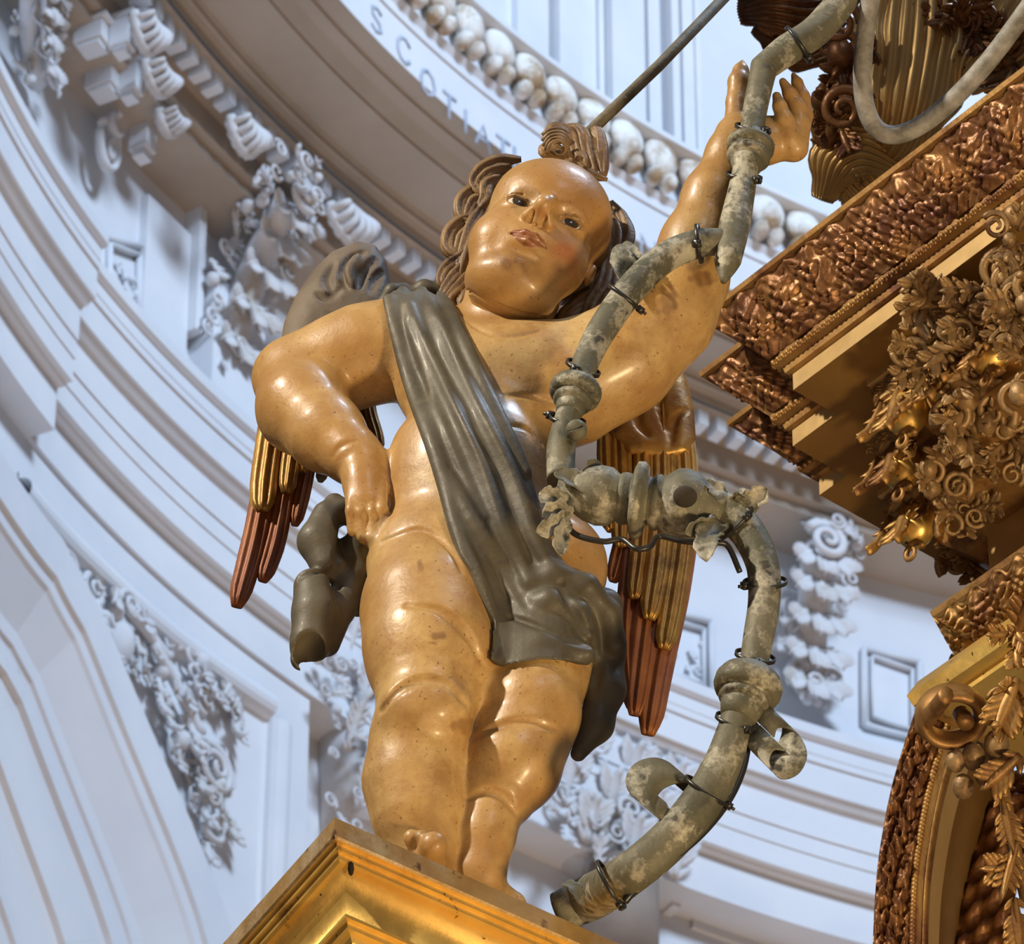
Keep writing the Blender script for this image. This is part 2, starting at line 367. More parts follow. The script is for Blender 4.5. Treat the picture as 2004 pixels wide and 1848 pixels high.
# modillion soffit blocks and shell lunettes, left group
def shell(px, py, r, wpx, hpx, label):
    P = SP(px, py, r); u, v, n = frame(P); s = (P-CAM) @ FW/FPX; mb = MB(); w, h = wpx*s, hpx*s
    for i in range(7):
        a = radians(-70+140*i/6); q = [P+v*h*0.5, P+v*h*0.1+u*w*0.3*sin(a)+n*0.10, P-v*h*0.45*cos(a)+u*w*0.55*sin(a)+n*0.14, P-v*h*0.62*cos(a)+u*w*0.62*sin(a)+n*0.02]
        sweep(mb, catmull(q, 5), w*0.085*np.linspace(0.4, 1.3, 16), None, nrm=n, ns=8)
    q = [P-v*h*0.62*cos(radians(a))+u*w*0.62*sin(radians(a))+n*0.05 for a in range(-85, 86, 10)]
    sweep(mb, q, 0.022, 0.03, nrm=n, ns=8)
    o = mb.build('shell_ornament', M['stone2']); tag(o, label, 'ornament', 'shell ornaments under the round cornice'); return o
shell(268, 55, rW-0.25, 78, 105, 'white stone shell ornament nearest the top edge, above two others at far left')
shell(290, 148, rW-0.25, 72, 80, 'white stone shell ornament between two others at upper left')
shell(312, 238, rW-0.25, 52, 60, 'small white stone shell ornament beside the open ring scroll at upper left')
shell(462, 258, rW-0.22, 76, 100, 'white fluted shell ornament left of the round cornice, above the acanthus bracket')
shell(668, 432, rW-0.22, 92, 100, 'white fluted shell ornament just above the brown top of the left wing')
def bracket(poly, spine, r, seed, label, size=44, n=34, name='acanthus_bracket'):
    mb = MB(); 
    C = [SP(x, y, r-o_) for x, y, o_ in spine]; u, v, nn = frame(C[0]); s = (C[0]-CAM) @ FW/FPX
    cc = catmull(C, 6); sweep(mb, cc, size*0.8*s, size*0.55*s, nrm=nn, ns=12)
    scroll(mb, C[0]+nn*0.10, u, v, nn, size*1.0*s, 1.8, 0.26, 1, 0.5); scroll(mb, C[-1]+nn*0.08, u, v, nn, size*0.6*s, 1.5, 0.28, -1, 0)
    for i in range(1, len(cc)-1, 4):
        for a in (-.75, 0, .75): leaf(mb, cc[i]+nn*0.05+u*a*size*.5*s, -v+u*a*1.3+nn*.1, nn, size*1.5*s, size*1.3*s, 0.12, 6)
    foliage(mb, poly, r-0.12, size*0.8, n, seed)
    o = mb.build(name, M['stone2']); tag(o, label, 'bracket', 'carved acanthus brackets of the round wall'); return o
bracket([(480,330),(560,270),(640,350),(590,470),(560,560),(500,640),(470,740),(420,740),(380,690),(400,560),(420,480),(470,400)], [(560,400,.35),(520,480,.30),(480,580,.2),(445,690,.1)], rW, 3, 'large white acanthus bracket hanging left of the putto\'s brown wing', 46, 60)
bracket([(1560,1040),(1650,1010),(1680,1090),(1650,1200),(1600,1260),(1640,1330),(1600,1390),(1550,1370),(1520,1280),(1540,1170)], [(1600,1080,.3),(1595,1160,.25),(1585,1260,.15),(1580,1350,.1)], rW, 4, 'white acanthus bracket between the dark pipe and the gilded altarpiece', 44, 52)
bracket([(0,0),(110,0),(130,60),(95,190),(60,190),(20,120)], [(60,-20,.3),(60,60,.2),(75,160,.1)], rW, 5, 'white carved fruit and leaf bracket in the top left corner', 40, 26)
# ring scroll
mb = MB(); P = CY(205, 285, rW-0.12); u, v, nn = frame(P); s = (P-CAM) @ FW/FPX
sweep(mb, [P+u*32*s*cos(a)+v*62*s*sin(a)+nn*0.02 for a in np.linspace(0.6, 2*pi+0.2, 34)], 8*s, 12*s, nrm=nn, ns=8)
sweep(mb, [P+u*(-8+18*cos(a))*s+v*(55+26*sin(a))*s+nn*0.05 for a in np.linspace(-2.6, 2.0, 22)], 7*s, 10*s, nrm=nn, ns=8)
sweep(mb, [P+u*(-6+8*cos(a))*s+v*(-8+26*sin(a))*s+nn*0.03 for a in np.linspace(0, 2*pi, 22)], 6*s, 8*s, nrm=nn, ns=8)
tag(mb.build('ring_scroll', M['stone2']), 'white open oval stone scroll with a hole, at left below the shells', 'ornament')
# blocks between the shells (modillions)
def block(px, py, r, w, h, dep, label, rot=0.0, name='modillion_block'):
    P = SP(px, py, r); u, v, nn = frame(P); s = (P-CAM) @ FW/FPX; mb = MB()
    boxm(mb, P+nn*dep/2, (u*w*s/2, v*h*s/2, nn*(dep/2+0.03))); boxm(mb, P+nn*(dep/2)-v*h*s*0.62, (u*w*s*0.42, v*h*s*0.12, nn*(dep/2+0.01)))
    boxm(mb, P+nn*(dep/2+0.02)+v*h*s*0.62, (u*w*s*0.6, v*h*s*0.1, nn*(dep/2+0.04)))
    o = mb.build(name, M['stone'], smooth=False); tag(o, label, 'block', 'stone modillion blocks under the round cornice'); return o
block(166, 80, rW, 50, 46, 0.10, 'pale square stone block under the cornice, the upper one at far left'); block(188, 168, rW, 50, 46, 0.10, 'pale square stone block under the cornice, just above the ring scroll')
block(232, 74, rW, 34, 70, 0.05, 'narrow patterned stone strip beside the topmost shell ornament', name='stone_strip'); block(248, 162, rW, 34, 70, 0.05, 'narrow patterned stone strip beside the middle shell ornament', name='stone_strip'); block(272, 270, rW, 36, 84, 0.05, 'narrow patterned stone strip under the smallest shell ornament', name='stone_strip')
# projecting corner of the frieze behind the big bracket
mb = MB()
def wall_quad(mb, pts, r0, r1):
    V = [CY(x, y, r) for (x, y), r in zip(pts, (r0, r0, r1, r1))]; mb.add(V, [(0,1,2,3)])
upright(352, 366, 655, rW, 0.10, 1.0, 0, mb=mb); upright(262, 352, 640, rW, 0.05, 1.1, -0.2, mb=mb); upright(366, 470, 760, rW, 0.16, 0.9, -0.2, mb=mb)
o = mb.build('trim_11', M['stone'], smooth=False); o['kind'] = 'structure'
# small framed panels with a flower relief on the frieze
def panel(px0, px1, py0, py1, r, seed, label, fl=True):
    mb = MB()
    for k, (o_, w) in enumerate(((0, 9), (16, 4))):
        pts = [(px0+o_, py0+o_), (px1-o_, py0+o_+ (px1-px0)*0.25), (px1-o_, py1-o_+(px1-px0)*0.25), (px0+o_, py1-o_), (px0+o_, py0+o_)]
        C = [CY(x, y, r-0.02) for x, y in pts]; nn = frame(C[0])[2]
        for a, b in zip(C[:-1], C[1:]): sweep(mb, [a, b], w*0.0026, 0.03, nrm=nn, ns=4)
    if fl: foliage(mb, [(px0+22, py0+26), (px1-22, py0+40), (px1-22, py1), (px0+22, py1-18)], r, 22, 12, seed, out=0.02)
    o = mb.build('trim_%d' % (seed+10), M['stone']); o['kind'] = 'structure'; return o
panel(196, 286, 462, 640, rW, 11, 'small framed panel with a flower relief at left above the ledge')
panel(1240, 1392, 1180, 1320, rW, 12, 'framed frieze panel with carved flowers behind the red wing tip')
panel(1690, 1800, 1270, 1420, rW, 13, 'framed frieze panel left of the gilded capital', False)
# ---------------- lower wall, spandrel frame, arch
rS = rF+0.22
revolve('wall_lower', [(rS, zF+0.2), (rS, zF-5.0)], A0, A1, 300, M['stone'])
aP = azim(CY(606, 1376, rF))             # corner of the spandrel block; the wall steps back to the right of it
blk = [(rF, zF+0.02), (rF, zF-5.0)]
revolve('wall_spandrel', blk, aP, A1, 160, M['stone'])
mb = MB(); V = [(AX[0]+r*cos(aP), AX[1]+r*sin(aP), z) for r in (rF, rS+0.02) for z in (zF, zF-5)]; mb.add(V, [(0,1,3,2)]); o = mb.build('trim_12', M['stone'], smooth=False); o['kind'] = 'structure'
def onwall(pts, r): return np.array([CY(x, y, r) for x, y in pts])
def mould(name, pts, r, prof, m, smooth=False):
    """sweep an open moulding profile [(across, out)] (metres) along picture points on cylinder r"""
    C = onwall(pts, r); C = catmull(C, 6) if len(pts) > 2 else C; n = len(C); T = np.gradient(C, axis=0); V = []
    for i in range(n):
        nn = frame(C[i])[2]; t = unit(T[i]-nn*(T[i] @ nn)); s = np.cross(nn, t)
        for a, o_ in prof:
            q = C[i]+s*a; w = q[:2]-AX; q = np.array([*(AX+w/np.linalg.norm(w)*(r-o_)), q[2]]); V.append(q)
    k = len(prof); mb = MB(); mb.add(V, [(i*k+j, i*k+j+1, (i+1)*k+j+1, (i+1)*k+j) for i in range(n-1) for j in range(k-1)])
    o = mb.build(name, m, smooth=smooth); o['kind'] = 'structure'; return o
torus = [(-0.02,0)] + [(0.0+0.075*(1-cos(a)), 0.075*sin(a)+0.012) for a in np.linspace(0, pi, 9)] + [(0.17,0.012),(0.19,0.012),(0.19,0.0),(0.235,0.0),(0.235,-0.02)]
# top run of the frame follows the entablature, then turns down the pilaster
mould('trim_13', [(30,985),(110,1076),(207,1170),(305,1258),(420,1345),(520,1412)], rF, torus, M['stone'])
mould('trim_14', [(520,1412),(514,1560),(508,1700),(503,1900)], rF, torus, M['stone'])
# the arch: concentric mouldings, digitised outer edge
outer = [(-190,660),(-110,790),(-30,908),(30,985),(70,1058),(133,1168),(226,1372),(333,1603),(405,1772),(450,1900)]
def off(pts, d):
    P = np.array(pts, float); T = np.gradient(P, axis=0); T /= np.linalg.norm(T, axis=1)[:, None]; N_ = np.stack([-T[:, 1], T[:, 0]], 1); return [tuple(p) for p in P+N_*d]
outA = off(outer, -0)
mm = 0.00244
aprof = [(0,0),(34,0),(35,.14),(60,.21),(62,.24),(107,.245),(109,.225),(119,.22),(122,.205),(162,.115),(176,.11),(178,.095),(186,.09),(188,.10),(205,.10),(207,.075),(217,.07),(272,.07),(274,.045),(287,.035),(342,.035),(344,.015),(357,.008),(401,.008)]
ms = .00586
mould('trim_15', outer, rF, [(-a*ms, o_*1.25) for a, o_ in aprof], M['stone'])
mould('trim_19', outer, rF, [(-401*ms, .01), (-430*ms, .004), (-560*ms, .004)], M['warmlit'])
# the last strip's ochre colour carries the warm light in the arch
mb = MB(); foliage(mb, [(95,1075),(150,1120),(240,1200),(330,1270),(440,1350),(455,1420),(430,1560),(440,1640),(400,1690),(360,1590),(300,1440),(220,1300),(165,1210)], rF, 58, 54, 21, out=0.07, mix=(0.55, 0.3, 0.15), axis=-1.0)
P = CY(222, 1262, rF); u, v, nn = frame(P); blob(mb, P, (u*0.10, v*0.15, nn*0.11), 16, 12)
P = CY(400, 1512, rF); u, v, nn = frame(P); scroll(mb, P+nn*0.05, u, v, nn, 0.145, 1.9, 0.2, 1, 1.0)
P = CY(165, 1165, rF); u, v, nn = frame(P); scroll(mb, P+nn*0.05, u, v, nn, 0.09, 1.6, 0.24, -1, 1.0)
for q in ([(300,1260),(345,1340),(395,1440)], [(250,1190),(290,1240),(330,1290)]):
    C = catmull(onwall(q, rF-0.07), 6); sweep(mb, C, 0.03, 0.03, nrm=frame(C[0])[2], ns=8)
tag(mb.build('spandrel_relief', M['stone2']), 'carved vine, fruit and scroll relief filling the white triangular spandrel at lower left', 'relief')
# capitals under the ring
def capital(cx, y0, y1, r, w, seed, label, m):
    P0 = CY(cx, y0, r); P1 = CY(cx, y1, r); u, v, nn = frame(P0); s = (P0-CAM) @ FW/FPX; mb = MB()
    sweep(mb, [P0, P0*0.4+P1*0.6, P1], np.array([w*0.42, w*0.36, w*0.33])*s, np.array([0.25, 0.2, 0.18]), nrm=nn, ns=20)
    for k in range(4):
        for j in range(3-0*k):
            a = (j-1)*0.34+(0.17 if k % 2 else 0); Q = P1*(1-k/4)+P0*(k/4)+u*a*w*s+nn*0.2
            leaf(mb, Q, v, nn, (y1-y0)*s*0.36, w*s*0.30, 0.5, 5)
    for sg in (-1, 1): scroll(mb, P0+u*sg*w*s*0.40-v*0.10+nn*0.25, u, v, nn, w*s*0.17, 1.9, 0.24, sg, pi/2)
    foliage(mb, [(cx-w*0.45, y0+20), (cx+w*0.45, y0+20), (cx+w*0.4, y1), (cx-w*0.4, y1)], r-0.22, w*0.17, 30, seed)
    o = mb.build('carved_capital', m); tag(o, label, 'capital', 'carved capitals under the round entablature'); return o
capital(1190, 1440, 1720, rS-0.1, 300, 31, 'white carved capital with a big volute right of the putto\'s legs', M['stone2'])
capital(690, 1260, 1640, rS-0.1, 180, 32, 'shaded carved capital just left of the putto\'s front leg', M['stone2'])
mb = MB(); Pt, Pb = CY(1215, 1710, rS-0.25), CY(1215, 1900, rS-0.25); sweep(mb, [Pt, Pb], 0.20, 0.2, nrm=frame(Pt)[2], ns=24)
tag(mb.build('column_shaft', M['darkstone']), 'dark brown column shaft below the white capital at bottom centre', 'column')
mb = MB(); upright(1296, 1312, 1760, rS, 0.10, 0.32, -0.1, mb=mb)
mould('trim_16', [(1302,1740),(1420,1790),(1560,1835),(1720,1870)], rS, [(0,0),(0,.05),(-0.03,.05),(-0.04,.02),(-0.09,.02),(-0.10,0.0)], M['stone'])
mould('trim_17', [(1352,1790),(1450,1826),(1560,1862)], rS, [(0,0),(0,.05),(-0.03,.05),(-0.04,.02),(-0.09,.02),(-0.10,0.0)], M['stone'])
o = mb.build('trim_18', M['stone'], smooth=False); o['kind'] = 'structure'
# ================================================================ GILDED ALTARPIECE
def extrude_path(mb, pts, prof, closed=False, sub=None, disp=None):
    """level path pts (x,y) at a height, profile [(outward, z)] with mitred corners; outward = left of travel"""
    P = np.array(pts, float); n = len(P); rows_ = []
    nrm = []
    for i in range(n):
        a = P[i]-P[i-1] if (i > 0 or closed) else P[1]-P[0]; b = P[(i+1) % n]-P[i] if (i < n-1 or closed) else P[-1]-P[-2]
        na = np.array([-a[1], a[0]])/np.hypot(*a); nb = np.array([-b[1], b[0]])/np.hypot(*b); m = na+nb; m = m/ (m @ na) if abs(m @ na) > 0.2 else na; nrm.append(m)
    V = []
    for i in range(n):
        for o_, z in prof: V.append((P[i][0]+nrm[i][0]*o_, P[i][1]+nrm[i][1]*o_, z))
    k = len(prof); N_ = n if closed else n-1
    mb.add(V, [(i*k+j, ((i+1) % n)*k+j, ((i+1) % n)*k+j+1, i*k+j+1) for i in range(N_) for j in range(k-1)])
def acanthus_band(mb, A, B, da, db, dep, seed, pitch=0.105, ext=(0, 0, 0, 0)):
    """carved leaf band between line A->B (lower edge) and offset vectors da (near) .. db (far); dense mesh with relief"""
    A, B = np.array(A), np.array(B); L = np.linalg.norm(B-A); nu = max(12, int(L/0.0045)); nv = 30; t = (B-A)/L; rnd = random.Random(seed)
    nm = unit(np.cross(t, db-da)); 
    if nm @ (CAM-A) < 0: nm = -nm
    V = []; ph = rnd.random()*6; W_ = np.linalg.norm(db-da)
    for i in range(nu+1):
        for j in range(nv+1):
            v = j/nv; ea = ext[0]+(ext[1]-ext[0])*v; eb = ext[2]+(ext[3]-ext[2])*v; u = -ea+(L+ea+eb)*i/nu; c = (u/pitch+ph) % 1.0-0.5; cell = int(u/pitch+ph)
            leafw = 0.46*math.sin(pi*min(1, v*0.9+0.12))**0.6
            rib = abs(c)/max(leafw, 0.05); lob = 0.5+0.5*cos(2*pi*(v*4.5-abs(c)*3.2+0.3*sin(cell*2.1)))
            h = max(0, 1-rib**2)*(0.55+0.45*lob)+0.35*max(0, rib-1)*(0.5+0.5*cos(v*14+cell))
            h = .75*h+0.30*(abs(sin(u*95+v*8+3*sin(v*9+cell)))-.5)+0.26*(abs(sin(u*52-v*17+2*sin(u*30)))-.5)+.14*sin(u*260+v*30*sin(cell+1))
            h *= math.sin(pi*min(1, v*1.02+0.02))**0.4 if v < 1 else 0
            if i in (0, nu): h *= 0.3
            V.append(A+t*u+da+(db-da)*v + nm*dep*h + (db-da)/W_*0.010*sin(u*75+cell)*(1 if j > nv*0.8 else 0))
    k = nv+1; F = [(i*k+j, (i+1)*k+j, (i+1)*k+j+1, i*k+j+1) for i in range(nu) for j in range(nv)]; mb.add(V, F)
def beads(mb, A, B, r, pitch):
    A, B = np.array(A), np.array(B); L = np.linalg.norm(B-A); n = int(L/pitch); e = unit(B-A)
    for i in range(n): blob(mb, A+e*pitch*(i+.5), (np.eye(3)*r), 7, 5)
def gfol(mb, Pc, n, R, size, seed, flat=0.5, nrm=None, mix=(0.5, 0.25)):
    """a boss of curling gilded leaves round a centre"""
    rnd = random.Random(seed); nn = unit(nrm if nrm is not None else CAM-np.asarray(Pc)); a_ = unit(np.cross(nn, [0, 0, 1])); b_ = np.cross(nn, a_)
    for i in range(n):
        a = rnd.uniform(0, 2*pi); q = sqrt(rnd.random()); P = Pc+(a_*cos(a)*R[0]+b_*sin(a)*R[1])*q+nn*rnd.uniform(-.3, .6)*flat*min(R)
        s = size*rnd.uniform(0.7, 1.3); d = unit(a_*cos(a)+b_*sin(a)+nn*0.3); c = rnd.random()
        if c < mix[0]: leaf(mb, P-d*s*.4, d, nn, s*1.2, s*.9, rnd.uniform(.3, .8), 4)
        elif c < mix[0]+mix[1]: scroll(mb, P, a_, b_, nn, s*.5, rnd.uniform(1.1, 1.7), .24, rnd.choice((-1, 1)), a)
        else: blob(mb, P, (a_*s*.3, b_*s*.35, nn*s*.34), 9, 7)
ZS = CAM[2]+9.05
canopy = empty('gilded_altarpiece', HZ(1700, 800, ZS), 'gilded altarpiece cornice with carved leaf edge and plain brown underside at the right', 'altarpiece')
ROT = radians(40.0); EA = np.array([sin(ROT), -cos(ROT), 0]); EB = np.array([cos(ROT), sin(ROT), 0])   # a: up-right in the photo (nearer), b: down-right (further)
c0 = HZ(1604, 969, ZS)
def ab(P): q = P-c0; return q @ EA, q @ EB
def AB(a, b): return (c0+EA*a+EB*b)[:2]
# stepped outline (a = towards the visitor, b = towards the right)
def snap(px, py, z=None): return ab(HZ(px, py, ZS))
s1 = snap(1642, 924); s2 = snap(1563, 865); s3 = snap(1612, 797); s4 = snap(1553, 763)
a1 = s1[0]; b1 = 0.0; a2 = (s3[0]); b2 = (s2[1]+s4[1]*0)/1
print('steps', s1, s2, s3, s4, snap(1879, 1136), snap(2004, 290))
be = snap(1879, 1136)[1]
bl = [0.0, s2[1], s4[1]]; al = [0.0, s1[0], s3[0]]
path = [AB(0, be+0.3), AB(0, bl[0]), AB(al[1], bl[0]), AB(al[1], bl[1]), AB(al[2], bl[1]), AB(al[2], bl[2]), AB(al[2]+1.6, bl[2])]
# underside
mb = MB(); V = [(*p, ZS) for p in path] + [(*AB(al[2]+1.6, be+0.3), ZS)]
mb.add(V, [tuple(range(len(V)))]); mb.build('soffit', M['soffit'], canopy, smooth=False)
path3 = path
st = 0.050
mb = MB(); extrude_path(mb, path3, [(0, ZS), (0, ZS+st), (0.004, ZS+st)][::-1][::-1]); mb.build('gold_fascia', M['palegold'], canopy, smooth=False)
# which side is outward? travel is towards b- then a+, outward lies at b-: left of travel has to be tested
def outward(path):
    p, q = np.array(path[-2]), np.array(path[-1]); d = q-p; nl = np.array([-d[1], d[0]]); return 1 if nl @ (-EB[:2]) > 0 else -1
sg = outward(path3); print('sg', sg)
prof = [(0, ZS+st), (0.012, ZS+st+0.002), (0.016, ZS+st+0.02), (0.032, ZS+st+0.024), (0.036, ZS+st+0.045)]
mb = MB(); extrude_path(mb, path3, [(o_*sg, z) for o_, z in prof]); 
top = [(0.036, ZS+.095), (0.135, ZS+.225), (0.146, ZS+.226), (0.150, ZS+.238), (0.0, ZS+.30)]
extrude_path(mb, path3, [(o_*sg, z) for o_, z in top]); mb.build('cornice_moulding', M['oldgold'], canopy, smooth=False)
nrm2 = lambda p, q: unit(np.array([-(q-p)[1], (q-p)[0]]))*sg
mbb = MB(); mbc = MB()
for i in range(1, len(path3)-1):
    p, q = np.array(path3[i]), np.array(path3[i+1]); nn = nrm2(p, q); e = (q-p)/np.linalg.norm(q-p)
    prv = np.array(path3[i-1]); 
    # mitre amounts
    def ext(sgn_pt, other): 
        n2 = nrm2(*(other)); return np.sign(nn @ (other[0]*0+1)) if False else 0
    na = nrm2(prv, p); ka = -np.cross(na, nn) # +1 convex / -1 reentrant
    nxt = np.array(path3[i+2]) if i+2 < len(path3) else None
    nb_ = nrm2(q, nxt) if nxt is not None else nn; kb = (nn @ (nb_*0)) 
    cA = 1 if (-e) @ na > 0.5 else (-1 if e @ na > 0.5 else 0); cB = (1 if e @ nb_ > 0.5 else (-1 if (-e) @ nb_ > 0.5 else 0)) if nxt is not None else 0
    mid = 0.09
    A3 = np.array([*p, ZS]); B3 = np.array([*q, ZS]); xt = (cA*.036, cA*.138, cB*.036, cB*.138); n3 = np.array([*nn, 0])
    acanthus_band(mbb, A3, B3, n3*0.036+np.array([0, 0, .095]), n3*0.138+np.array([0, 0, .225]), 0.028, i, ext=xt)
    mbc = MB(); e3_ = np.array([*e, 0]); beads(mbc, A3-e3_*cA*.034+n3*0.034+np.array([0, 0, .080]), B3+e3_*cB*.034+n3*0.034+np.array([0, 0, .080]), 0.007, 0.016); mbc.build('bead_row', M['oldgold'], canopy)
# the b-facing run along the first edge also carries carving
p, q = np.array(path3[0]), np.array(path3[1]); n3 = np.array([*nrm2(p, q), 0])
acanthus_band(mbb, np.array([*p, ZS]), np.array([*q, ZS]), n3*0.036+np.array([0, 0, .095]), n3*0.138+np.array([0, 0, .225]), 0.028, 9, ext=(0, 0, .036, .138))
mbb.build('carved_leaf_band', M['redgold'], canopy); 
# inner entablature hanging under the soffit
def ipath(da, db):
    A_ = [snap(1938, 1085), snap(1735, 948), snap(1750, 888), snap(1692, 846), snap(1743, 770), snap(1700, 740)]
    bb = [A_[1][1], A_[3][1], A_[5][1]]; aa = [A_[0][0], A_[2][0], A_[4][0]]
    return [AB(aa[0]+da, be+0.4), AB(aa[0]+da, bb[0]+db), AB(aa[1]+da, bb[0]+db), AB(aa[1]+da, bb[1]+db), AB(aa[2]+da, bb[1]+db), AB(aa[2]+da, bb[2]+db), AB(aa[2]+1.5, bb[2]+db)], aa, bb
ip, aa, bb = ipath(0, 0)
print('inner', aa, bb)
mb = MB(); extrude_path(mb, ip, [(0.0, ZS), (0.0, ZS-0.018), (-0.012*sg, ZS-0.02), (-0.02*sg, ZS-0.06), (-0.03*sg, ZS-0.062)])
mb.build('inner_gold_fillet', M['palegold'], canopy, smooth=False)
mb = MB(); extrude_path(mb, ip, [(-0.03*sg, ZS-0.062), (-0.06*sg, ZS-0.08), (-0.10*sg, ZS-0.17), (-0.14*sg, ZS-0.20), (-0.34*sg, ZS-0.205)])
mb.build('inner_frieze', M['oldgold'], canopy, smooth=False)
mbg = MB(); mbs_ = MB()
for i in range(1, len(ip)-1):
    p, q = np.array(ip[i]), np.array(ip[i+1]); nn = nrm2(p, q); e = (q-p)/np.linalg.norm(q-p); L = np.linalg.norm(q-p); n3 = np.array([*nn, 0]); e3 = np.array([*e, 0])
    if nn @ -EB[:2] < 0.5: continue
    k = max(1, int(L/0.135))
    for j in range(k):
        c = np.array([*(p+e*L*(j+.5)/k), ZS-0.115])-n3*0.055
        mbs_ = MB(); blob(mbs_, c, (e3*0.052, n3*0.045, np.array([0, 0, 0.058])), 14, 10); mbs_.build('egg_ornament', M['gold'], canopy)
        leaf(mbg, c+n3*0.02+np.array([0, 0, 0.06]), np.array([0, 0, -1.]), n3, 0.15, 0.10, 0.3, 4)
        for sgn in (-1, 1): leaf(mbg, c+e3*0.055*sgn+n3*0.02+np.array([0, 0, 0.05]), np.array([0, 0, -1.])+e3*0.3*sgn, n3, 0.13, 0.06, 0.4, 4)
        scroll(mbg, c-np.array([0, 0, 0.085])+n3*0.01, e3, np.array([0, 0, 1.]), n3, 0.03, 1.3, 0.3, 1, 0)
    acanthus_band(mbg, np.array([*p, ZS]), np.array([*q, ZS]), -n3*0.012+np.array([0, 0, -.022]), -n3*0.02+np.array([0, 0, -.058]), 0.012, i+20, 0.05)
mbg.build('leaf_swags', M['oldgold'], canopy)
# carved clusters along the inner frieze
mb = MB()
for k, (x, y, rx, ry, sz, n, dp) in enumerate(((1815,590,.05,.05,.07,10,-.03),(1850,690,.10,.08,.07,16,-.10),(1905,620,.08,.06,.06,10,-.12),(1920,780,.09,.10,.08,18,-.16),(1975,830,.06,.12,.08,14,-.2),(1960,560,.10,.06,.07,12,-.1),(1900,1080,.07,.05,.07,12,-.14),(1990,700,.05,.1,.07,10,-.2),(1890,840,.07,.06,.07,12,-.2),(1960,900,.06,.05,.06,12,-.22),(1990,600,.06,.08,.07,12,-.16),(1850,930,.05,.05,.06,10,-.2),(1985,470,.05,.06,.06,10,-.1),(1895,1000,.05,.06,.06,12,-.22))):
    P = HZ(x, y, ZS+dp); gfol(mb, P, n, (rx, ry), sz, 40+k)
mb.build('leaf_cluster', M['dustgold'], canopy)
# pale pier
mb = MB()
pa = HZ(1932, 930, ZS-0.22); zt = ZS-0.02
def pier(mb, P, w, d, z0_, z1_):
    V = []
    for z in (z0_, z1_):
        for a, b in ((0, 0), (d, 0), (d, w), (0, w)): V.append((P[0]+EA[0]*a+EB[0]*b, P[1]+EA[1]*a+EB[1]*b, z))
    mb.add(V, [(0,1,2,3),(4,7,6,5),(0,4,5,1),(1,5,6,2),(2,6,7,3),(3,7,4,0)])
pier(mb, HZ(1934, 1075, ZS-0.25), 0.5, 0.12, ZS-0.36, ZS-0.01)
mb.build('pier', M['palegold'], canopy, smooth=False)
# ---- lower capital
ZC2 = ZS-0.46
cap = empty('gilded_capital', HZ(1900, 1250, ZC2), 'gilded column capital with a ring volute and carved leaf cornice at the right edge', 'capital')
def abp(px, py, z): 
    P = HZ(px, py, z); return np.array(P[:2])
corner = abp(1826, 1218, ZC2+0.06)
pth = [tuple(corner+EB[:2]*0.7), tuple(corner), tuple(corner+EA[:2]*0.9)]
mb = MB(); extrude_path(mb, pth, [(-.10*sg, ZC2-.06), (-.085*sg, ZC2-.055), (-.085*sg, ZC2-0.02), (-0.07*sg, ZC2-.015), (-0.0*sg, ZC2+0.075), (0.005*sg, ZC2+0.09), (-.02*sg, ZC2+.10), (-.3*sg, ZC2+.11)]); mb.build('abacus_moulding', M['oldgold'], cap, smooth=False)
mb = MB()
for i in (0, 1):
    p, q = np.array(pth[i]), np.array(pth[i+1]); n3 = np.array([*nrm2(p, q), 0]); acanthus_band(mb, np.array([*p, ZC2]), np.array([*q, ZC2]), -n3*0.07+np.array([0,0,-.015]), n3*0.0+np.array([0,0,.075]), 0.022, 60+i, 0.075)
mb.build('carved_leaf_band', M['oldgold'], cap)
Z3 = ZC2-0.13
corner = abp(1774, 1362, Z3)
pth = [tuple(corner+EB[:2]*0.8), tuple(corner), tuple(corner+EA[:2]*0.9)]
mb = MB(); extrude_path(mb, pth, [(-.6*sg, Z3-.07), (-0.07*sg, Z3-.07), (-.04*sg, Z3-.055), (-.038*sg, Z3-0.035), (-0.01*sg, Z3-.03), (0, Z3), (-.02*sg, Z3+0.04), (-.10*sg, Z3+.045), (-.10*sg, Z3+0.1)]); mb.build('gold_abacus', M['gold'], cap, smooth=False)
# ring volute and berries under it
def PD(px, py, dist): v = ray(px, py); return CAM + v*dist
D3 = 13.05
mb = MB(); c = PD(1862, 1402, D3); 
n_ = unit(np.array([0.1, -0.5, -1.0])); u_ = unit(np.cross(n_, [0, 1, 0])); v_ = np.cross(n_, u_); s = D3/FPX
q = [c+u_*s*58*cos(a)+v_*s*52*sin(a) for a in np.linspace(0, 2*pi, 40)]
sweep(mb, q, s*15, s*34, nrm=n_, ns=10); sweep(mb, [c+u_*s*20-n_*s*10, c+u_*s*24+n_*s*36], s*17, ns=12)
q = [c+u_*s*(-60+10*k)+v_*s*(-20+26*k)+n_*0.02*k for k in range(5)]; sweep(mb, catmull(q, 4), s*16, s*20, nrm=n_, ns=8)
mb.build('ring_volute', M['oldgold'], cap)
mb = MB()
for x, y, r in ((1885,1540,22),(1905,1482,24),(1950,1458,26),(1870,1490,20),(1925,1520,17),(1975,1420,20)):
    P = PD(x, y, D3-0.02); blob(mb, P, (RT*s*r, UP*s*r*1.2, -FW*s*r), 12, 9)
mb.build('berries', M['dustgold'], cap)
mb = MB()
for k, (x, y, dx, dy, L, w) in enumerate(((1990,1330,-.4,-.9,130,90),(1995,1480,-.7,-.6,110,80),(1960,1560,.2,-1,120,60),(1992,1640,-.3,-1,140,60),(1985,1760,.1,-1,120,70),(2000,1700,-.9,.0,90,70))):
    P = PD(x, y, D3-.06); leaf(mb, P, RT*dx+UP*dy, -FW, L*s, w*s, .3, 5, 0.22)
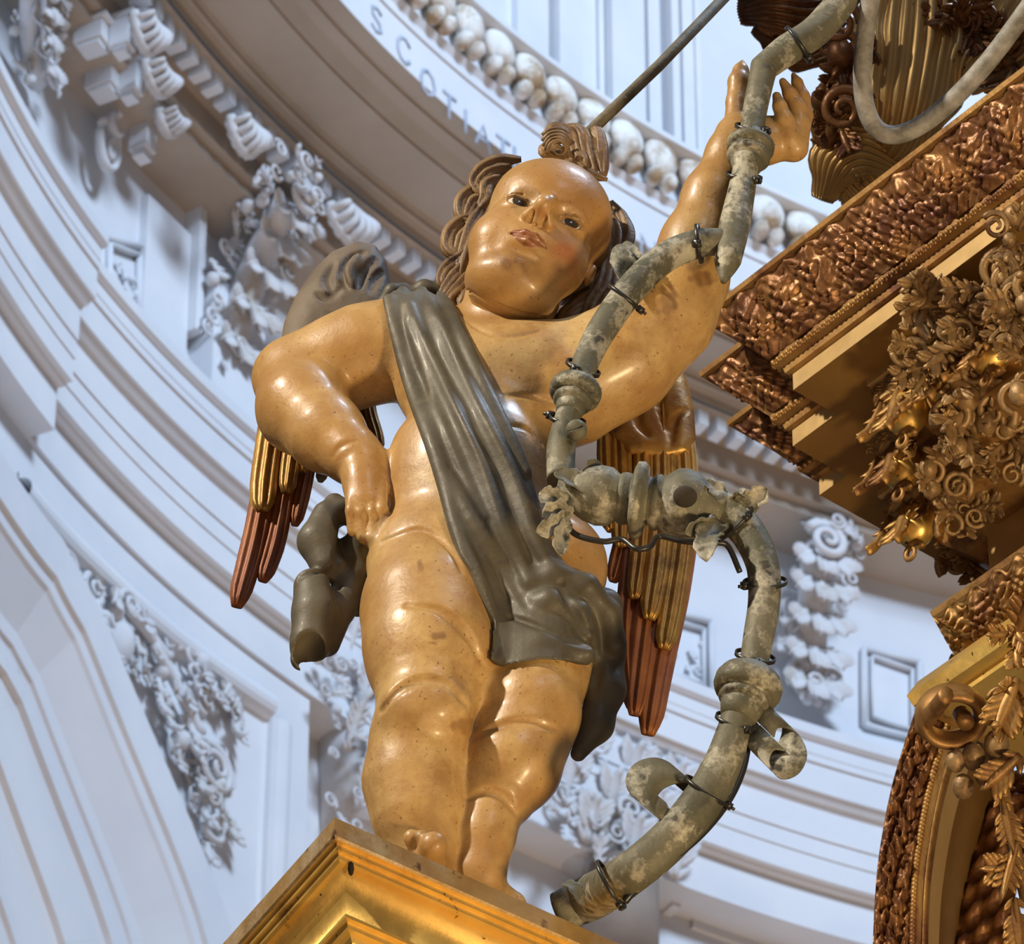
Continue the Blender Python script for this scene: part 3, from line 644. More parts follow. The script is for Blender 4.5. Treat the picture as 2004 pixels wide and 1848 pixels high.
sweep(mb, [PD(1950,1480,D3), PD(1965,1560,D3), PD(1985,1660,D3), PD(2012,1770,D3)], s*14, s*12, nrm=-FW, ns=8)
gfol(mb, PD(1990, 1240, D3-.05), 10, (.06, .05), .08, 71); gfol(mb, PD(1995, 1380, D3-.05), 8, (.04, .07), .07, 72)
mb.build('leaf_spray', M['oldgold'], cap)
# ---- arch at lower right
D4 = 13.9
arch = empty('gilded_arch', PD(1800, 1700, D4), 'gilded arch with a carved brown outer band and bright gold inner strip at lower right', 'arch')
# upright plane facing the visitor's left
PN = unit(np.array([-EB[0], -EB[1], 0])*1.0+np.array([EA[0], EA[1], 0])*0.9); P0 = PD(1720, 1800, D4)
def VP(px, py, off_=0.0):
    v = ray(px, py); t = ((P0+PN*off_-CAM) @ PN)/(v @ PN); return CAM+v*t
def bandpath(pts): return catmull(np.array([VP(x, y) for x, y in pts]), 10)
OUTE = [(1862,1290),(1812,1340),(1775,1440),(1745,1540),(1722,1660),(1712,1760),(1706,1900)]
INE = [(1900,1380),(1862,1440),(1834,1530),(1805,1640),(1780,1760),(1762,1900)]
C = bandpath(OUTE); C2 = bandpath([(x+62+0.02*(y-1300), y+18) for x, y in OUTE]); n = len(C); V = []; nv = 18
Lc = np.concatenate([[0], np.cumsum(np.linalg.norm(np.diff(C, axis=0), axis=1))]); ui = np.linspace(0, Lc[-1], 240)
Ci = np.stack([np.interp(ui, Lc, C[:, k]) for k in range(3)], 1); C2i = np.stack([np.interp(ui, Lc, C2[:, k]) for k in range(3)], 1)
for i, (p, q) in enumerate(zip(Ci, C2i)):
    for j in range(nv+1):
        v = j/nv; u = ui[i]; h = (0.5+0.5*sin(u*95+3*sin(v*7)))*(0.5+0.5*cos(v*13+u*23))+0.4*sin(u*190+v*12)*0.5+0.3*sin(v*31+u*40)
        h *= sin(pi*v)**0.35 if 0 < v < 1 else 0; V.append(p+(q-p)*v+PN*0.035*h)
mb = MB(); mb.add(V, [(i*(nv+1)+j, (i+1)*(nv+1)+j, (i+1)*(nv+1)+j+1, i*(nv+1)+j+1) for i in range(len(ui)-1) for j in range(nv)]); mb.build('carved_outer_band', M['redgold'], arch)
mb = MB(); 
for i in range(0, len(ui), 3): blob(mb, C2i[i]+PN*0.006+RT*0.006, np.eye(3)*0.009, 7, 5)
mb.build('bead_row', M['oldgold'], arch)
bk = -PN; V = []
prof = [(0, 0), (.010, .01), (.016, -.02), (.022, .0), (.030, -.01), (.032, -.03)]
Tn = np.gradient(C2i, axis=0); Tn /= np.linalg.norm(Tn, axis=1)[:, None]; side = np.cross(Tn, PN); side *= np.sign((side @ RT).mean())
mb = MB(); V = [C2i[i]+side[i]*(a+.006)+PN*b for i in range(len(ui)) for a, b in prof]; k = len(prof); mb.add(V, [(i*k+j, i*k+j+1, (i+1)*k+j+1, (i+1)*k+j) for i in range(len(ui)-1) for j in range(k-1)]); mb.build('roll_moulding', M['oldgold'], arch)
mb = MB(); prof = [(.038, -.03), (.055, -.10)]; V = [C2i[i]+side[i]*a+PN*b for i in range(len(ui)) for a, b in prof]; k = 2; mb.add(V, [(i*k, i*k+1, (i+1)*k+1, (i+1)*k) for i in range(len(ui)-1)]); mb.build('gold_strip', M['palegold'], arch)
mb = MB(); prof = [(.055, -.10), (.06, -.36)]; V = [C2i[i]+side[i]*a+PN*b for i in range(len(ui)) for a, b in prof]; mb.add(V, [(i*k, i*k+1, (i+1)*k+1, (i+1)*k) for i in range(len(ui)-1)]); mb.build('arch_soffit', M['soffit'], arch)
mb = MB(); V = []
for i in range(len(ui)):
    for j in range(13):
        v = j/12; u = ui[i]; h = 0.6*sin(u*80+v*5)+0.5*sin(v*20+u*33); V.append(C2i[i]+side[i]*(.06+.14*v)-PN*(.36-.10*v)+PN*.02*h*(1 if 0 < j < 12 else 0))
mb.add(V, [(i*13+j, (i+1)*13+j, (i+1)*13+j+1, i*13+j+1) for i in range(len(ui)-1) for j in range(12)]); mb.build('carved_inner_band', M['redgold'], arch)
# ---- big acanthus crest above the cornice, behind the rods
D5 = 14.6; s = D5/FPX
crest = empty('acanthus_crest', PD(1700, 200, D5), 'large gilded acanthus scroll crest standing on the cornice at top right behind the hanging rod', 'ornament')
mb = MB()
def bigleaf(mb, pts, wd, seed, dd=0.0, flute=9):
    C = catmull([PD(x, y, D5+dd+z) for x, y, z in pts], 8); n = len(C); w = np.interp(np.linspace(0, 1, n), np.linspace(0, 1, len(wd)), wd)*s; V = []; nu = 40
    T = np.gradient(C, axis=0); T /= np.linalg.norm(T, axis=1)[:, None]
    for i in range(n):
        sd = unit(np.cross(T[i], -FW)); nn = unit(np.cross(sd, T[i]))
        for j in range(nu+1):
            a = (j/nu-0.5)*2; f = i/(n-1); edge = 1+0.10*sin(f*24+3*np.sign(a))*abs(a)**2
            V.append(C[i]+sd*w[i]*a*edge+nn*(0.35*w[i]*(1-a*a)+w[i]*0.07*cos(a*pi*flute+f*2)+w[i]*.16*sin(f*26)*abs(a)**3))
    k = nu+1; m_ = len(V); F = [(i*k+j, (i+1)*k+j, (i+1)*k+j+1, i*k+j+1) for i in range(n-1) for j in range(nu)]
    V += [p+FW*0.03 for p in V]; F += [(a+m_, d+m_, c+m_, b+m_) for a, b, c, d in F]
    edge = [i*k for i in range(n)]+[(n-1)*k+j for j in range(1, k)]+[i*k+nu for i in range(n-2, -1, -1)]+[j for j in range(nu-1, 0, -1)]
    F += [(edge[i], edge[(i+1) % len(edge)], edge[(i+1) % len(edge)]+m_, edge[i]+m_) for i in range(len(edge))]
    mb.add(V, F)
bigleaf(mb, [(1800,-40,0),(1790,80,-.05),(1770,200,-.08),(1745,280,-.02),(1700,320,.1)], [110,120,100,75,40], 1)
bigleaf(mb, [(2040,-60,0),(1985,40,-.05),(1930,110,-.03),(1880,150,.05)], [90,110,80,40], 2, .05, 6)
bigleaf(mb, [(1760,330,.0),(1690,300,-.04),(1640,320,-.04),(1610,390,.0)], [30,60,60,20], 3)
bigleaf(mb, [(1740,180,.05),(1680,190,.0),(1630,230,.0),(1612,300,.02)], [40,70,50,18], 4)
bigleaf(mb, [(1720,380,.0),(1660,330,0),(1620,380,.05)], [60,60,20], 5)
mb.build('fluted_leaf', M['palegold'], crest)
mb = MB()
bigleaf(mb, [(1640,10,.05),(1580,20,.0),(1510,10,-.03),(1450,20,.05)], [60,75,60,25], 6, .1)
bigleaf(mb, [(1640,60,.05),(1580,90,.0),(1530,80,0),(1480,50,.05)], [50,50,40,15], 7, .1)
for k, (x, y, rx, ry, sz, n) in enumerate(((1660,110,.06,.09,.09,12),(1625,160,.05,.05,.07,8),(1640,240,.06,.06,.07,12),(1900,60,.08,.06,.07,10),(1870,20,.1,.05,.08,10),(1980,130,.05,.06,.08,10))): gfol(mb, PD(x, y, D5-.05), n, (rx, ry), sz, 80+k)
for x, y, rr in ((1640,45,1),(1650,215,1.0)): 
    scroll(mb, PD(x, y, D5-.15), RT, UP, -FW, 45*s*rr, 1.7, .24, 1, 0)
mb.build('scrolling_leaves', M['redgold'], crest)
# ================================================================ PLINTH
ZP = float(K(850, 1690, 95)[2])
M['slabgold'] = mat('dusty_gilded_slab', (0.46, 0.30, 0.12), (0.30, 0.18, 0.07), 0.5, 0.35, scale=7, bump=0.6, bscale=35, c3=(0.50, 0.42, 0.30), s3=6, thr3=(0.52, 0.70), c4=(0.12, 0.06, 0.03), s4=22, thr4=(0.62, 0.68))
pl = empty('gilded_plinth', HZ(660, 1640, ZP-.1), 'gilded moulded plinth with a pointed corner that the cherub statue stands on', 'plinth')
cpl = np.array(HZ(655, 1597, ZP)[:2])
eR = unit(HZ(1215, 1846, ZP)-HZ(655, 1597, ZP))[:2]; eL = unit(HZ(438, 1842, ZP)-HZ(655, 1597, ZP))[:2]
print('plinth dirs', np.degrees(np.arctan2(eR[1], eR[0])), np.degrees(np.arctan2(eL[1], eL[0])))
LN = 1.15
pp = [cpl, cpl+eR*LN, cpl+eR*LN+eL*LN, cpl+eL*LN]   # counter-clockwise seen from above
if True:
    a_ = sum(pp[i][0]*pp[(i+1) % 4][1]-pp[(i+1) % 4][0]*pp[i][1] for i in range(4)); pp = pp if a_ < 0 else pp[::-1]   # clockwise: left of travel is outward
def moulding(name, prof, m, smooth=False, cap=None):
    mb = MB(); extrude_path(mb, pp, prof, closed=True)
    if cap is not None: 
        o_, z = cap; k = len(prof); mb.add([mb.v[0][i*k+(0 if cap == prof[0] else k-1)] for i in range(4)], [(0, 1, 2, 3)])
    return mb.build(name, m, pl, smooth=smooth)
e = 1.0
top_prof = [(-.03, ZP+.0005), (-.004, ZP), (0.0, ZP-.004), (-.001, ZP-.042), (-.005, ZP-.046)]
mb = MB(); extrude_path(mb, pp, top_prof, closed=True); k = len(top_prof); V0 = mb.v[0]; mb.add([V0[i*k] for i in range(4)], [(0, 1, 2, 3)]); mb.build('top_slab', M['slabgold'], pl, smooth=False)
moulding('upper_fillet', [(-.005, ZP-.046), (-.013, ZP-.047), (-.014, ZP-.058), (-.022, ZP-.059), (-.023, ZP-.070), (-.030, ZP-.072)], M['gold'])
cove = [(-.030-.040*sin(a), ZP-.072-.075*(1-cos(a))) for a in np.linspace(0, pi/2, 12)]
moulding('cove', cove, M['gold'], True)
x1, z1 = cove[-1]
moulding('lower_fillet', [(x1, z1), (x1+.006, z1-.003), (x1+.006, z1-.010), (x1-.004, z1-.011), (x1-.006, z1-.022), (x1-.014, z1-.023)], M['gold'])
mo2 = [(x1-.014-.035*sin(a), z1-.023-.07*(1-cos(a))) for a in np.linspace(0, pi/2, 8)]
moulding('plinth_neck', mo2+[(mo2[-1][0], mo2[-1][1]-.5)], M['gold'], False)
P_ = HZ(687, 1700, ZP-.078); mb = MB(); blob(mb, P_+UP*.0-FW*.004, (RT*.006, UP*.014, -FW*.005), 8, 6); o = mb.build('knot_hole', mat('black_hollow', (0.015, 0.01, 0.006), None, 0.9, bump=0), pl); o['label'] = 'small dark hole at the corner of the moulding'
# ================================================================ RODS
M['iron'] = mat('old_painted_iron', (0.085, 0.072, 0.05), (0.19, 0.165, 0.12), 0.65, 0.3, scale=20, bump=0.6, bscale=70, c3=(0.36, 0.33, 0.26), s3=45, thr3=(0.60, 0.70))
M['greyiron'] = mat('dusty_grey_iron', (0.16, 0.15, 0.13), (0.34, 0.33, 0.31), 0.7, 0.2, scale=26, bump=0.5, bscale=80)
mb = MB(); sweep(mb, [K(1150, 262, -15), K(1290, 128, -40), K(1430, -18, -70)], .0125, ns=12)
tag(mb.build('support_rod', M['iron'], smooth=True), 'straight dark iron rod slanting up to the right from the hair on the cherub\'s head', 'rod')
mb = MB(); sweep(mb, catmull([PD(x, y, 12.6) for x, y in ((1706,-30),(1690,100),(1690,190),(1712,248),(1752,264),(1810,240),(1880,180),(1950,100),(2030,-10))], 10), .0195, ns=14)
tag(mb.build('hanging_rod', M['greyiron']), 'curved grey iron rod hooking round in a V before the gilded acanthus crest', 'rod')
# ================================================================ SCULPTING BY DISTANCE FIELDS
def smin(a, b, k):
    if k <= 0: return np.minimum(a, b)
    h = np.maximum(k-np.abs(a-b), 0)/k; return np.minimum(a, b)-h*h*k*0.25
class Prim:
    def __init__(s, kind, k, **kw): s.kind, s.k = kind, k; s.__dict__.update(kw)
    def d(s, X):
        if s.t == 'cone':
            pa = X-s.a; ba = s.b-s.a; h = np.clip((pa @ ba)/(ba @ ba+1e-12), 0, 1); 
            return np.linalg.norm(pa-h[:, None]*ba, axis=1)-(s.ra+(s.rb-s.ra)*h)
        if s.t == 'ell':
            q = (X-s.c) @ s.R.T; k0 = np.linalg.norm(q/s.r, axis=1); k1 = np.linalg.norm(q/(s.r**2), axis=1)
            return k0*(k0-1)/(k1+1e-9)
        if s.t == 'poly':
            v = None
            for i in range(len(s.P)-1):
                pa = X-s.P[i]; ba = s.P[i+1]-s.P[i]; h = np.clip((pa @ ba)/(ba @ ba+1e-12), 0, 1)
                d = np.linalg.norm(pa-h[:, None]*ba, axis=1)-(s.r[i]+(s.r[i+1]-s.r[i])*h); v = d if v is None else np.minimum(v, d)
            return v
        if s.t == 'fn': return s.f(X)
def cone(a, b, ra, rb, k=.02, kind='+'): return Prim(kind, k, t='cone', a=np.array(a), b=np.array(b), ra=ra, rb=rb)
def ell(c, r, k=.02, R=None, kind='+'): return Prim(kind, k, t='ell', c=np.array(c), r=np.array(r, float), R=np.eye(3) if R is None else np.array(R))
def poly(P, r, k=.01, kind='+'): return [Prim(kind, k, t='poly', P=np.array(P), r=np.array(r))]
def fnp(f, k=.0, kind='+'): return Prim(kind, k, t='fn', f=f)
def chain(pts, k=.02, kind='+'):
    """pts: (px,py,d,r_px)"""
    P = [K(*p[:3]) for p in pts]; R = [p[3]*sc(q) for p, q in zip(pts, P)]
    return [cone(P[i], P[i+1], R[i], R[i+1], k, kind) for i in range(len(P)-1)]
def combine(v, p, first=None):
    if p.kind == '+': return p.d_ if v is None else smin(v, p.d_, p.k)
    if p.kind == '-': return -smin(-v, p.d_, p.k)
    if p.kind == '&': return -smin(-v, -p.d_, p.k)
def evaluate(prims, X):
    v = None
    for p in prims:
        d = p.d(X)
        if v is None: v = d
        elif p.kind == '+': v = smin(v, d, p.k)
        elif p.kind == '-': v = -smin(-v, d, p.k)
        else: v = -smin(-v, -d, p.k)
    return v
def field(prims, lo, hi, h, B=12):
    lo = np.array(lo); n = np.ceil((np.array(hi)-lo)/h/B).astype(int)*B+1
    D = np.full(n, 1.0, np.float32); nb = (n-1)//B
    I = np.stack(np.meshgrid(*[np.arange(k) for k in nb], indexing='ij'), -1).reshape(-1, 3)
    C = lo+(I*B+B/2)*h; R = B*h*0.87*1.02
    dc = []; v = None
    for p in prims: dc.append(p.d(C))
    v = evaluate(prims, C); act = np.abs(v) < R*1.35+0.012
    loc = np.stack(np.meshgrid(*[np.arange(B+1)]*3, indexing='ij'), -1).reshape(-1, 3)
    dcs = np.array(dc)
    for m in np.where(~act)[0]:
        if v[m] < 0: i, j, k = I[m]*B; D[i:i+B+1, j:j+B+1, k:k+B+1] = -1.0
    plus = np.array([p.kind == '+' and p.t != 'fn' for p in prims])
    for m in np.where(act)[0]:
        i, j, k = I[m]*B; X = lo+(loc+I[m]*B)*h
        use = [q for q, p in enumerate(prims) if (p.t == 'fn') or (dcs[q, m] < R*1.5+p.k+0.02+max(0, v[m]) if p.kind != '&' else True)]
        if not any(prims[q].kind == '+' for q in use): continue
        while prims[use[0]].kind != '+': use = use[1:]
        D[i:i+B+1, j:j+B+1, k:k+B+1] = evaluate([prims[q] for q in use], X).reshape(B+1, B+1, B+1)
    return D, lo
def surfnet(D, lo, h):
    s = D < 0; c = np.zeros(tuple(np.array(D.shape)-1), np.uint8)
    for a in (0, 1):
        for b in (0, 1):
            for e in (0, 1): c += s[a:D.shape[0]-1+a, b:D.shape[1]-1+b, e:D.shape[2]-1+e]
    cells = np.argwhere((c > 0) & (c < 8)); n = len(cells); idx = np.full(c.shape, -1, np.int32); idx[tuple(cells.T)] = np.arange(n)
    corners = np.array([(a, b, e) for a in (0, 1) for b in (0, 1) for e in (0, 1)])
    val = np.stack([D[tuple((cells+k).T)] for k in corners], 1); acc = np.zeros((n, 3)); cnt = np.zeros(n)
    for i in range(8):
        for j in range(i+1, 8):
            if abs(corners[i]-corners[j]).sum() != 1: continue
            m = (val[:, i] < 0) != (val[:, j] < 0); t = val[m, i]/(val[m, i]-val[m, j]); acc[m] += corners[i]+t[:, None]*(corners[j]-corners[i]); cnt[m] += 1
    V = lo+(cells+acc/cnt[:, None])*h; F = []
    for ax in range(3):
        sl0 = [slice(1, -1)]*3; sl0[ax] = slice(0, -1); a = s[tuple(sl0)]; sl1 = [slice(1, -1)]*3; sl1[ax] = slice(1, None); b = s[tuple(sl1)]
        e = np.argwhere(a != b); off_ = np.ones(3, int); off_[ax] = 0; e = e+off_; inside = s[tuple(e.T)]
        u, w = (ax+1) % 3, (ax+2) % 3; du = np.zeros(3, int); du[u] = 1; dw = np.zeros(3, int); dw[w] = 1
        q = np.stack([idx[tuple((e-du-dw).T)], idx[tuple((e-dw).T)], idx[tuple(e.T)], idx[tuple((e-du).T)]], 1)
        q[~inside] = q[~inside][:, ::-1]; F.append(q)
    return V, np.concatenate(F)
def fastmesh(name, V, F, m, parent=None, colors=None, origin=None):
    og = ORIG[parent.name] if parent else (origin if origin is not None else V.mean(0))
    me = bpy.data.meshes.new(name); me.vertices.add(len(V)); me.vertices.foreach_set('co', (V-og).astype(np.float32).ravel())
    me.loops.add(F.size); me.loops.foreach_set('vertex_index', F.astype(np.int32).ravel()); me.polygons.add(len(F))
    me.polygons.foreach_set('loop_start', np.arange(0, F.size, 4, dtype=np.int32)); 
    me.update(calc_edges=True); me.validate()
    me.polygons.foreach_set('use_smooth', np.ones(len(me.polygons), bool))
    if colors is not None:
        a = me.color_attributes.new('paint', 'FLOAT_COLOR', 'POINT'); cc = np.ones((len(V), 4), np.float32); cc[:, :3] = colors; a.data.foreach_set('color', cc.ravel())
    me.materials.append(m); o = bpy.data.objects.new(name, me); COL.objects.link(o)
    if parent: o.parent = parent
    else: o.location = tuple(og)
    ORIG[o.name] = og; return o
def bounds(prims, pad=0.03):
    L = []; H = []
    for p in prims:
        if p.kind != '+' or p.t == 'fn': continue
        if p.t == 'poly': L += [p.P.min(0)-p.r.max()]; H += [p.P.max(0)+p.r.max()]
        elif p.t == 'cone': L += [p.a-p.ra, p.b-p.rb]; H += [p.a+p.ra, p.b+p.rb]
        else: r = p.r.max(); L.append(p.c-r); H.append(p.c+r)
    return np.min(L, 0)-pad, np.max(H, 0)+pad
def onsurf(prims, pts, off_=0.0, default=0.0):
    """march rays from the camera onto the sculpted surface; returns points"""
    out = []
    Rd = np.array([unit(ray(x, y)) for x, y in pts]); t = np.full(len(pts), 10.0)
    for _ in range(90):
        X = CAM+Rd*t[:, None]; d = evaluate(prims, X); t += np.clip(d*0.8, -0.02, 0.25)
    X = CAM+Rd*t[:, None]; bad = np.abs(d) > 0.01
    for i in np.where(bad)[0]: X[i] = K(*pts[i], default)
    return X-Rd*off_
def groove(prims, pts, r, k=.006, depth=0.3, n=5):
    """incised crease following picture points; r in metres"""
    q = catmull(np.array([(x, y, 0) for x, y in pts]), n)[:, :2]; S_ = onsurf(prims, [tuple(p) for p in q], off_=r*depth); m = len(S_)
    w = [r*(0.45+0.55*sin(pi*i/(m-1))) for i in range(m)]
    return poly(S_, w, k, '-')
# ================================================================ THE CHERUB
statue = empty('winged_cherub_statue', K(900, 1700, 0), 'painted wooden cherub statue with gilded wings and grey sash, standing on the gilded plinth', 'statue')
B = []
# torso
B += [ell(K(958, 765, 0), (.178, .125, .150), .06), ell(K(1090, 745, 10), (.120, .105, .115), .07),
      ell(K(850, 712, -5), (.092, .095, .088), .06), ell(K(925, 905, 22), (.165, .128, .140), .07), ell(K(940, 985, 12), (.180, .125, .115), .06),
      ell(K(955, 1092, 0), (.222, .135, .120), .07)]
B += chain([(800, 655, -15, 62), (900, 662, -20, 50), (1010, 682, -20, 54), (1120, 722, -10, 70)], .045)
B += chain([(985, 640, -8, 88), (1000, 590, 10, 86), (1030, 540, 15, 84)], .022)
# his right arm (left in the picture): shoulder, elbow, wrist on the hip
B += chain([(795, 668, -10, 84), (712, 695, -25, 90), (640, 722, -40, 80), (575, 738, -50, 74)], .05)
B += chain([(572, 742, -45, 74), (592, 800, -15, 86), (640, 850, 20, 72), (690, 893, 40, 52), (710, 912, 46, 45)], .03)
B += chain([(706, 905, 46, 42), (716, 950, 52, 40), (722, 985, 56, 36)], .015)
B += chain([(705, 930, 60, 34), (704, 985, 62, 26)], .015)
for fx, fy, x2, y2, r in ((690, 985, 690, 1040, 13), (708, 990, 708, 1050, 13), (727, 990, 726, 1050, 13), (745, 982, 741, 1036, 12)):
    B += chain([(fx, fy-30, 66, 15), (fx, fy+15, 74, r+1), (x2, y2, 56, r-2)], .006)
B += chain([(748, 925, 40, 20), (762, 965, 36, 16), (768, 1000, 20, 13)], .01)
# his left arm raised to the pipe
B += chain([(1120, 765, 0, 100), (1215, 705, 20, 97), (1300, 620, 40, 88), (1350, 545, 50, 74)], .06)
B += chain([(1345, 548, 50, 72), (1362, 480, 70, 66), (1393, 385, 95, 52), (1428, 300, 110, 40), (1440, 265, 112, 36)], .035)
B += chain([(1438, 262, 110, 33), (1490, 285, 105, 37), (1545, 280, 102, 34)], .02)
B += chain([(1470, 262, 104, 36), (1520, 262, 104, 36)], .02)
B += chain([(1437, 258, 118, 22), (1440, 200, 122, 19), (1446, 160, 128, 21), (1450, 138, 130, 15), (1453, 121, 131, 5)], .008)
B += chain([(1553, 288, 104, 30), (1564, 245, 116, 22), (1562, 212, 128, 18), (1546, 184, 140, 14), (1532, 160, 148, 8)], .007)
B += chain([(1560, 272, 84, 24), (1574, 225, 90, 17), (1570, 190, 104, 15), (1560, 162, 112, 11), (1553, 147, 116, 6)], .006)
B += chain([(1546, 272, 122, 22), (1536, 236, 142, 18), (1526, 208, 154, 14), (1520, 188, 158, 9)], .006)
# legs
B += chain([(835, 1120, 12, 112), (838, 1200, 36, 122), (842, 1280, 56, 120), (836, 1350, 66, 98)], .05)
B += [ell(K(832, 1388, 98), (.086, .070, .074), .014)]
B += chain([(836, 1395, 52, 92), (822, 1450, 30, 93), (812, 1530, 12, 97), (822, 1600, 0, 88), (838, 1670, -15, 66), (845, 1740, -40, 52)], .03)
B += chain([(1075, 1130, 0, 110), (1070, 1230, 0, 98), (1052, 1310, 4, 94), (1040, 1385, 20, 98)], .04)
B += chain([(1038, 1405, 14, 97), (1003, 1500, 8, 95), (975, 1548, 0, 80)], .012)
B += chain([(962, 1575, -2, 66), (948, 1640, -8, 60), (938, 1710, -20, 52), (935, 1775, -40, 46)], .010)
# feet
zf = ZP
def foot(ank, toe, r1, r2, kk=.02):
    a = K(*ank); t = np.array(K(*toe)); a = a.copy(); a[2] = zf+r1; t = np.array([t[0], t[1], zf+r2]); return [cone(a, t, r1, r2, kk)]
B += foot((845, 1740, -40), (838, 1662, 50), .050, .034); B += foot((935, 1780, -60), (1000, 1800, -80), .048, .03)
for tx, ty, td, tr in ((848, 1655, 92, .026), (806, 1640, 78, .016), (826, 1640, 82, .015)):
    p = K(tx, ty, td); q = K(838, 1668, 30); B += [cone(np.array([q[0], q[1], zf+.03]), np.array([p[0], p[1], max(p[2], zf+tr*.9)]), tr*1.1, tr, .006)]
BODY0 = list(B)
# creases
for pts, r in (([(742,1392),(780,1345),(830,1326),(880,1338),(915,1378)], .017), ([(795,1182),(860,1192),(915,1238),(948,1300)], .014),
               ([(745,1060),(820,1035),(880,1070),(905,1120)], .009),
               ([(925,1445),(970,1420),(1030,1410),(1088,1425)], .013), ([(915,1560),(955,1548),(990,1562),(1012,1592)], .012),
               ([(905,622),(950,650),(1000,658),(1055,648)], .005),
               ([(985,772),(1040,776),(1090,790)], .006), ([(985,832),(1030,838),(1062,870)], .006), ([(960,990),(1020,1015),(1080,1020)], .006),
               ([(650,895),(668,872),(700,862)], .005), ([(850,775),(870,800),(875,840)], .005),
               ([(690,975),(692,1035)], .004), ([(718,985),(717,1040)], .004), ([(737,980),(735,1035)], .004)):
    B += groove(BODY0, pts, r)
B += [ell(onsurf(BODY0, [(905, 962)])[0], (.012, .02, .014), .01, kind='-')]
B += [fnp(lambda X: ZP+.001-X[:, 2], kind='&')]
lo, hi = bounds(BODY0); D, lo = field(B, lo, hi, 0.0040); V, F = surfnet(D, lo, .0040); print('body', len(V), D.shape)
# ---- head, finer, in its own frame
RL = radians(27.5); BE = radians(37); GA = radians(-9)
u2 = RT*sin(RL)+UP*cos(RL); r2 = RT*cos(RL)-UP*sin(RL)
hz = -FW*cos(BE)+u2*sin(BE); hy = u2*cos(BE)+FW*sin(BE); hx = r2
hz, hx = hz*cos(GA)+hx*sin(GA), hx*cos(GA)-hz*sin(GA)
HR = np.stack([hx, hy, hz]); HC = K(1054, 473, 60); HS = sc(HC)
def HP(x, y, z): return HC+(x*hx+y*hy+z*hz)*HS
def he(x, y, z, rx, ry, rz, k=.02, kind='+'): return ell(HP(x, y, z), np.array([rx, ry, rz])*HS, k, HR, kind)
def hc(a, b, ra, rb, k=.006, kind='+'): return cone(HP(*a), HP(*b), ra*HS, rb*HS, k, kind)
H = [he(0, 62, -25, 124, 124, 138), he(0, 55, 45, 110, 92, 74, .04), he(0, -35, 15, 108, 112, 100, .03), he(-58, -78, 44, 60, 66, 58, .035), he(58, -78, 44, 60, 66, 58, .035),
     he(0, -140, 80, 30, 24, 26, .026), he(0, -165, 28, 92, 50, 76, .045), he(0, -92, 88, 42, 40, 26, .03)]
H += [cone(HP(0, -90, -30), K(985, 640, -8), 84*HS, 86*HS, .012)]
# eye sockets, brow
H += [he(-55, -4, 118, 30, 17, 20, .020, '-'), he(55, -4, 118, 30, 17, 20, .020, '-')]
EY = [(-55, -8, 76), (55, -8, 76)]
for ex, ey, ez in EY:
    H += [he(ex, ey, ez, 33, 28, 30.5, .008)]
    H += [he(ex, ey-2, ez+28, 26, 9.2, 14, .0012, '-')]          # the almond between the lids
    H += [hc((ex-27, ey+3, ez+19), (ex-12, ey+10, ez+27), 2.6, 3.2, .0015), hc((ex-12, ey+10, ez+27), (ex+12, ey+10, ez+27), 3.2, 3.2, .0015), hc((ex+12, ey+10, ez+27), (ex+27, ey+3, ez+19), 3.2, 2.6, .0015)]
    H += [hc((ex-25, ey-7, ez+20), (ex, ey-14, ez+25), 2.0, 2.4, .002), hc((ex, ey-14, ez+25), (ex+25, ey-7, ez+20), 2.4, 2.0, .002)]
    H += [hc((ex-29, ey+14, ez+16), (ex, ey+20, ez+24), 1.6, 2.0, .003, '-'), hc((ex, ey+20, ez+24), (ex+29, ey+13, ez+16), 2.0, 1.6, .003, '-')]
# nose
H += [hc((0, 20, 104), (0, -22, 150), 9, 9.5, .014), hc((0, -22, 150), (0, -31, 153), 9.5, 12, .008)]
for sg_ in (-1, 1): H += [hc((0, -33, 150), (23*sg_, -50, 122), 12, 10.5, .010)]
H += [hc((0, -36, 148), (0, -56, 122), 9, 9, .008)]
for sg_ in (-1, 1): H += [he(12.5*sg_, -54, 139, 5.2, 7, 10, .003, '-')]
# mouth
MY = -13
H += [hc((-36, -83+MY, 103), (-10, -76+MY, 119), 3.5, 6.5, .005), hc((-10, -76+MY, 119), (0, -78+MY, 120), 6.5, 5.5, .004), hc((0, -78+MY, 120), (10, -76+MY, 119), 5.5, 6.5, .004), hc((10, -76+MY, 119), (36, -83+MY, 103), 6.5, 3.5, .005),
      hc((-19, -90+MY, 110), (0, -94+MY, 117), 5, 7.5, .006), hc((0, -94+MY, 117), (19, -90+MY, 110), 7.5, 5, .006)]
H += [hc((-38, -84+MY, 107), (-14, -84+MY, 124), 1.5, 2.0, .003, '-'), hc((-14, -84+MY, 124), (0, -85.5+MY, 126), 2.0, 1.8, .003, '-'), hc((0, -85.5+MY, 126), (14, -84+MY, 124), 1.8, 2.0, .003, '-'), hc((14, -84+MY, 124), (38, -84+MY, 107), 2.0, 1.5, .003, '-')]
H += [hc((0, -62, 122), (0, -76, 124), 2, 3.5, .006, '-'), he(0, -113+MY, 112, 24, 6, 8, .02, '-')]
# ears
for sgn in (-1, 1): H += [he(sgn*120, -22, -12, 9, 26, 17, .010), he(sgn*129, -20, -6, 6, 15, 9, .004, '-')]
H0 = list(H)
H += groove(H0, [(910, 566), (960, 592), (1014, 612), (1066, 622)], .0045)
H += groove(H0, [(895, 606), (940, 640), (989, 655), (1052, 647)], .004)
lo, hi = bounds(H0[:8]); lo = np.minimum(lo, K(985, 640, -8)-.12)-.02
D, lo = field(H, lo, hi, 0.0023); VH, FH = surfnet(D, lo, .0023); print('head', len(VH), D.shape)
del D
